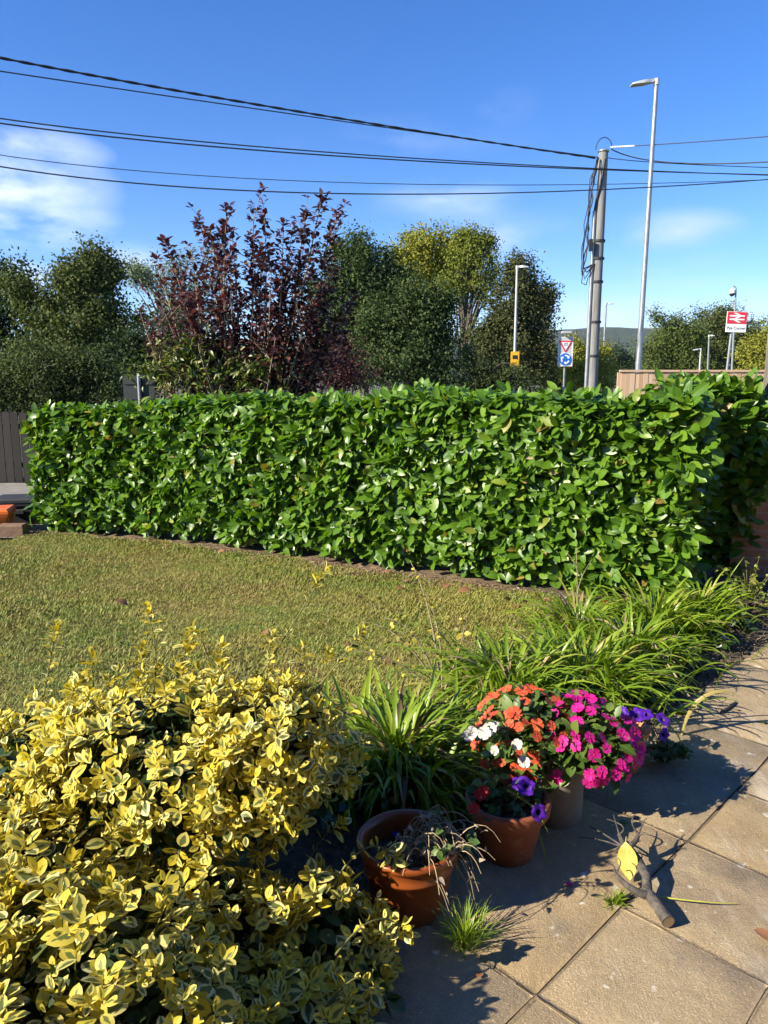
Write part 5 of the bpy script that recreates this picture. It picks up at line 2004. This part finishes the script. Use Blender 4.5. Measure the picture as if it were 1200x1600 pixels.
lf.build('dead_leaves', mat_leaf('withered_leaf', [(0, (.16, .13, .09)), (1, (.40, .34, .26))], .9, .2), dp)
st.build('stalks', mat_noise('straw', [(.30, .23, .14), (.48, .38, .24)], 30, .9, .2), dp)
herb('seedling', 'small grey green leafy shoots over the right rim of the terracotta bowl', 'plant', (BOWL[0] + .12, BOWL[1] - .03, .158), .15, .13, 110, M['herb_g'], (.02, .038), 9)
# magenta and blue spent blooms in the bowl
for px, py, col, lab in ((620, 1305, 'violet', 'blue flower lying inside the terracotta bowl'), (668, 1308, 'magenta', 'spent magenta bloom among the dead stalks of the bowl')):
    o = bpy.data.objects.new('fallen_flower', FL[col])
    C.objects.link(o)
    o.location = at(px, py, .185 if col == 'magenta' else .17)
    o.rotation_euler = (.5, .3, 1)
    o.scale = (.6, .6, .6)
    tag(o, lab, 'flower')

# ------------------------------------------------------------------ small things on the paving
strap_clump('grass_tuft', 'spiky green grass tuft growing from the paving joint by the terracotta bowl', 'grass', (.235, 1.90, -.005), 170, .13, M['lily'], wid=.0016, lean=1.3, spread=.028, up=.35, part='blades', seg=6)
strap_clump('grass_tuft', 'tiny weed tuft in the paving joint beside the cut branch', 'grass', (.72, 2.07, -.005), 40, .06, M['lily'], wid=.003, lean=1.4, spread=.02, up=.5, part='blades', seg=5)


def make_branch():
    t = thing('cut_branch', 'dark sawn off forked branch lying on the paving with twigs', 'branch', (.86, 2.05, .0))
    mb = mat_noise('dark_bark', [(.035, .030, .027), (.075, .066, .060), (.13, .112, .095)], 40, .9, 1.0, 60, .008)
    b = MB()
    A = Vector((.845, 1.955, .026))
    B = Vector((.822, 2.07, .035))
    Cc = Vector((.832, 2.19, .06))
    D = Vector((.805, 2.235, .075))
    E_ = Vector((.80, 2.29, .09))
    ctrl = [A, A.lerp(B, .5) + Vector((.004, 0, 0)), B, B.lerp(Cc, .5) + Vector((.012, 0, .004)), Cc + Vector((.0, 0, 0)), Cc.lerp(D, .5) + Vector((-.004, 0, .01)), D, E_]
    b.tube(ctrl, [.020, .018, .017, .015, .016, .017, .011, .007], 12)
    b.tube(bez(B + Vector((0, -.01, 0)), Vector((.775, 2.075, .045)), Vector((.735, 2.12, .065)), 6), np.linspace(.015, .007, 7), 10)
    b.tube(bez(D, Vector((.84, 2.255, .085)), Vector((.86, 2.275, .10)), 5), np.linspace(.011, .007, 6), 8)
    b.build('limb', mb, t)
    b = MB()
    b.lathe([(0, .0), (.0185, .0)], (0, 0, 0), 12)
    d = (A - B).normalized()
    V = np.concatenate(b.v)
    q = d.to_track_quat('Z', 'Y').to_matrix()
    b.v = [np.array([tuple(q @ Vector(p) + A + d * .0015) for p in V])]
    b.build('sawn_end', mat_noise('cut_wood', [(.22, .15, .09), (.34, .25, .16)], 60, .8, .2), t)
    for p, e, r_ in ((D, (.72, 2.37, .07), .004), (E_, (.775, 2.35, .11), .004), (E_, (.80, 2.36, .12), .003), ((.86, 2.275, .10), (.865, 2.33, .14), .004), ((.86, 2.275, .10), (.90, 2.31, .14), .003),
                     ((.85, 2.265, .09), (.88, 2.26, .11), .004), ((.735, 2.12, .065), (.71, 2.14, .085), .003), ((.735, 2.12, .065), (.75, 2.15, .10), .003), (D, (.68, 2.35, .04), .003), (Cc, (.84, 2.22, .08), .003)):
        p, e = Vector(p), Vector(e)
        b = MB()
        b.tube(bez(p, p.lerp(e, .5) + Vector((random.gauss(0, .012), random.gauss(0, .01), .008)), e, 5), np.linspace(r_, r_ * .4, 6), 5)
        b.build('twig', mb, t)
    # the yellow leaf standing against it
    mt = mat_leaf('pale_yellow_leaf', [(0, (.58, .49, .10)), (1, (.62, .54, .14))], .5, .3, None, .3, rib=(.80, .72, .30))
    b = MB()
    tip = Vector((.735, 2.20, .075))
    b.leaves(leaf_t(8, .27, .12, .06, base=.9, wave=.5), np.array([[.793, 2.205, .120]]), np.array([[.004, -.045, -.105]]), np.array([[-.40, -.8, .35]]), .118)
    b.tube(bez((.793, 2.205, .120), (.797, 2.215, .13), (.805, 2.232, .12), 4), .0016, 5)
    tag(b.build('yellow_leaf', mt, loc=(.765, 2.2, .03)), 'large pale yellow leaf propped upright on the cut branch', 'leaf')
    b = MB()
    b.tube(bez((.87, 2.085, .010), (.99, 2.055, .016), (1.10, 2.06, .006), 8), np.linspace(.0032, .0014, 9), 6)
    tag(b.build('fallen_stalk', mat_plain('yellow_green_stem', (.36, .36, .07), .5), loc=(.9, 2.07, 0)), 'thin yellow green stalk lying on the paving right of the branch', 'stalk')
    b = MB()
    b.tube(bez((1.66, 3.42, .006), (1.72, 3.47, .012), (1.79, 3.54, .006), 5), [.007, .008, .008, .008, .007, .005], 6)
    tag(b.build('twig', M['bark'], loc=(1.7, 3.5, 0)), 'short dark twig alone on the sunny paving at the right', 'twig')
    b = MB()
    b.tube(bez((1.43, 3.78, .25), (1.48, 3.66, .16), (1.56, 3.46, .01), 7), np.linspace(.006, .005, 8), 6)
    tag(b.build('dead_stalk', M['pale_stem'], loc=(1.5, 3.5, 0)), 'pale dry stalk leaning from the strappy clumps down to the paving', 'stalk')
    # loose single leaves on the paving and lawn
    def leaf(name, label, p, L, mat, dirx, up=(0, 0, 1), group=None, tm=leaf_t(4, .3, .25, .3)):
        b = MB()
        b.leaves(tm, np.array([tuple(p)]), np.array([dirx]), np.array([up]), L)
        return tag(b.build(name, mat, loc=tuple(p)), label, 'leaf', group)
    br = mat_leaf('brown_leaf', [(0, (.22, .10, .045)), (1, (.34, .17, .08))], .7, .2)
    leaf('fallen_leaf', 'curled orange brown leaf on the paving near the right edge', at(1178, 1452, .012), .07, br, (.4, -.5, .1))
    leaf('fallen_leaf', 'green leaf flat on the paving edge below the violet petunia', at(1050, 1112, .012), .10, M['imp_leaf'], (.9, .1, .1))
    leaf('fallen_leaf', 'green leaf on the paving at the right edge', at(1192, 1130, .012), .06, M['imp_leaf'], (.4, .9, .0))
    leaf('fallen_leaf', 'small yellow green leaf on the paving next to the dark twig', at(1152, 1110, .008), .035, M['herb_y'], (.4, .9, .0))
    leaf('fallen_leaf', 'small green leaf on the paving just behind the cut branch', at(967, 1288, .012), .05, M['imp_leaf'], (.9, .3, .2))
    leaf('fallen_petal', 'single magenta petal on the shaded paving before the pots', at(884, 1381, .006), .03, PT['magenta'], (.9, .1, .0))
    leaf('fallen_leaf', 'dark leaf alone on the paving near the bottom', at(747, 1528, .008), .04, br, (.3, .9, .0))
    rr = random.Random(8)
    GL = 'dry leaves fallen on the lawn along the hedge'
    spots = [(255, 853), (300, 858), (350, 862), (505, 888), (590, 897), (610, 893), (640, 905), (700, 912), (735, 921), (790, 938), (805, 944), (818, 942), (845, 930), (860, 938), (945, 945), (955, 965), (990, 960), (620, 920), (560, 935), (200, 945), (420, 990), (605, 1030), (545, 1010)]
    for px, py in spots:
        leaf('fallen_leaf', 'dry brown leaf fallen on the lawn along the foot of the hedge' if py < 950 else 'dry brown leaf fallen on the lawn or bed well away from the hedge', at(px, py, .012), rr.uniform(.06, .11), br, (rr.gauss(0, 1), rr.gauss(0, 1), .1), (rr.gauss(0, .4), -.4, 1),
             GL if py < 950 else 'dry leaves scattered out on the lawn')
    rd = leaf('fallen_flower', 'small bright red bloom below the hedge among the strappy clumps', at(941, 944, .12), .05, PT['scarlet'], (.5, .2, .6))


make_branch()

# ------------------------------------------------------------------ air
def make_haze():
    b = MB()
    b.box((0, 1900, 190), (12400, 4900, 400))
    o = b.build('haze', None, smooth=False) if False else None
    m = bpy.data.materials.new('haze_air')
    m.use_nodes = True
    nt = m.node_tree
    nt.nodes.remove(nt.nodes['Principled BSDF'])
    v = nt.nodes.new('ShaderNodeVolumePrincipled')
    v.inputs['Color'].default_value = (.72, .82, 1, 1)
    v.inputs['Density'].default_value = .00007
    nt.links.new(v.outputs[0], nt.nodes['Material Output'].inputs['Volume'])
    tag(b.build('haze', m, smooth=False), kind='stuff')


make_haze()
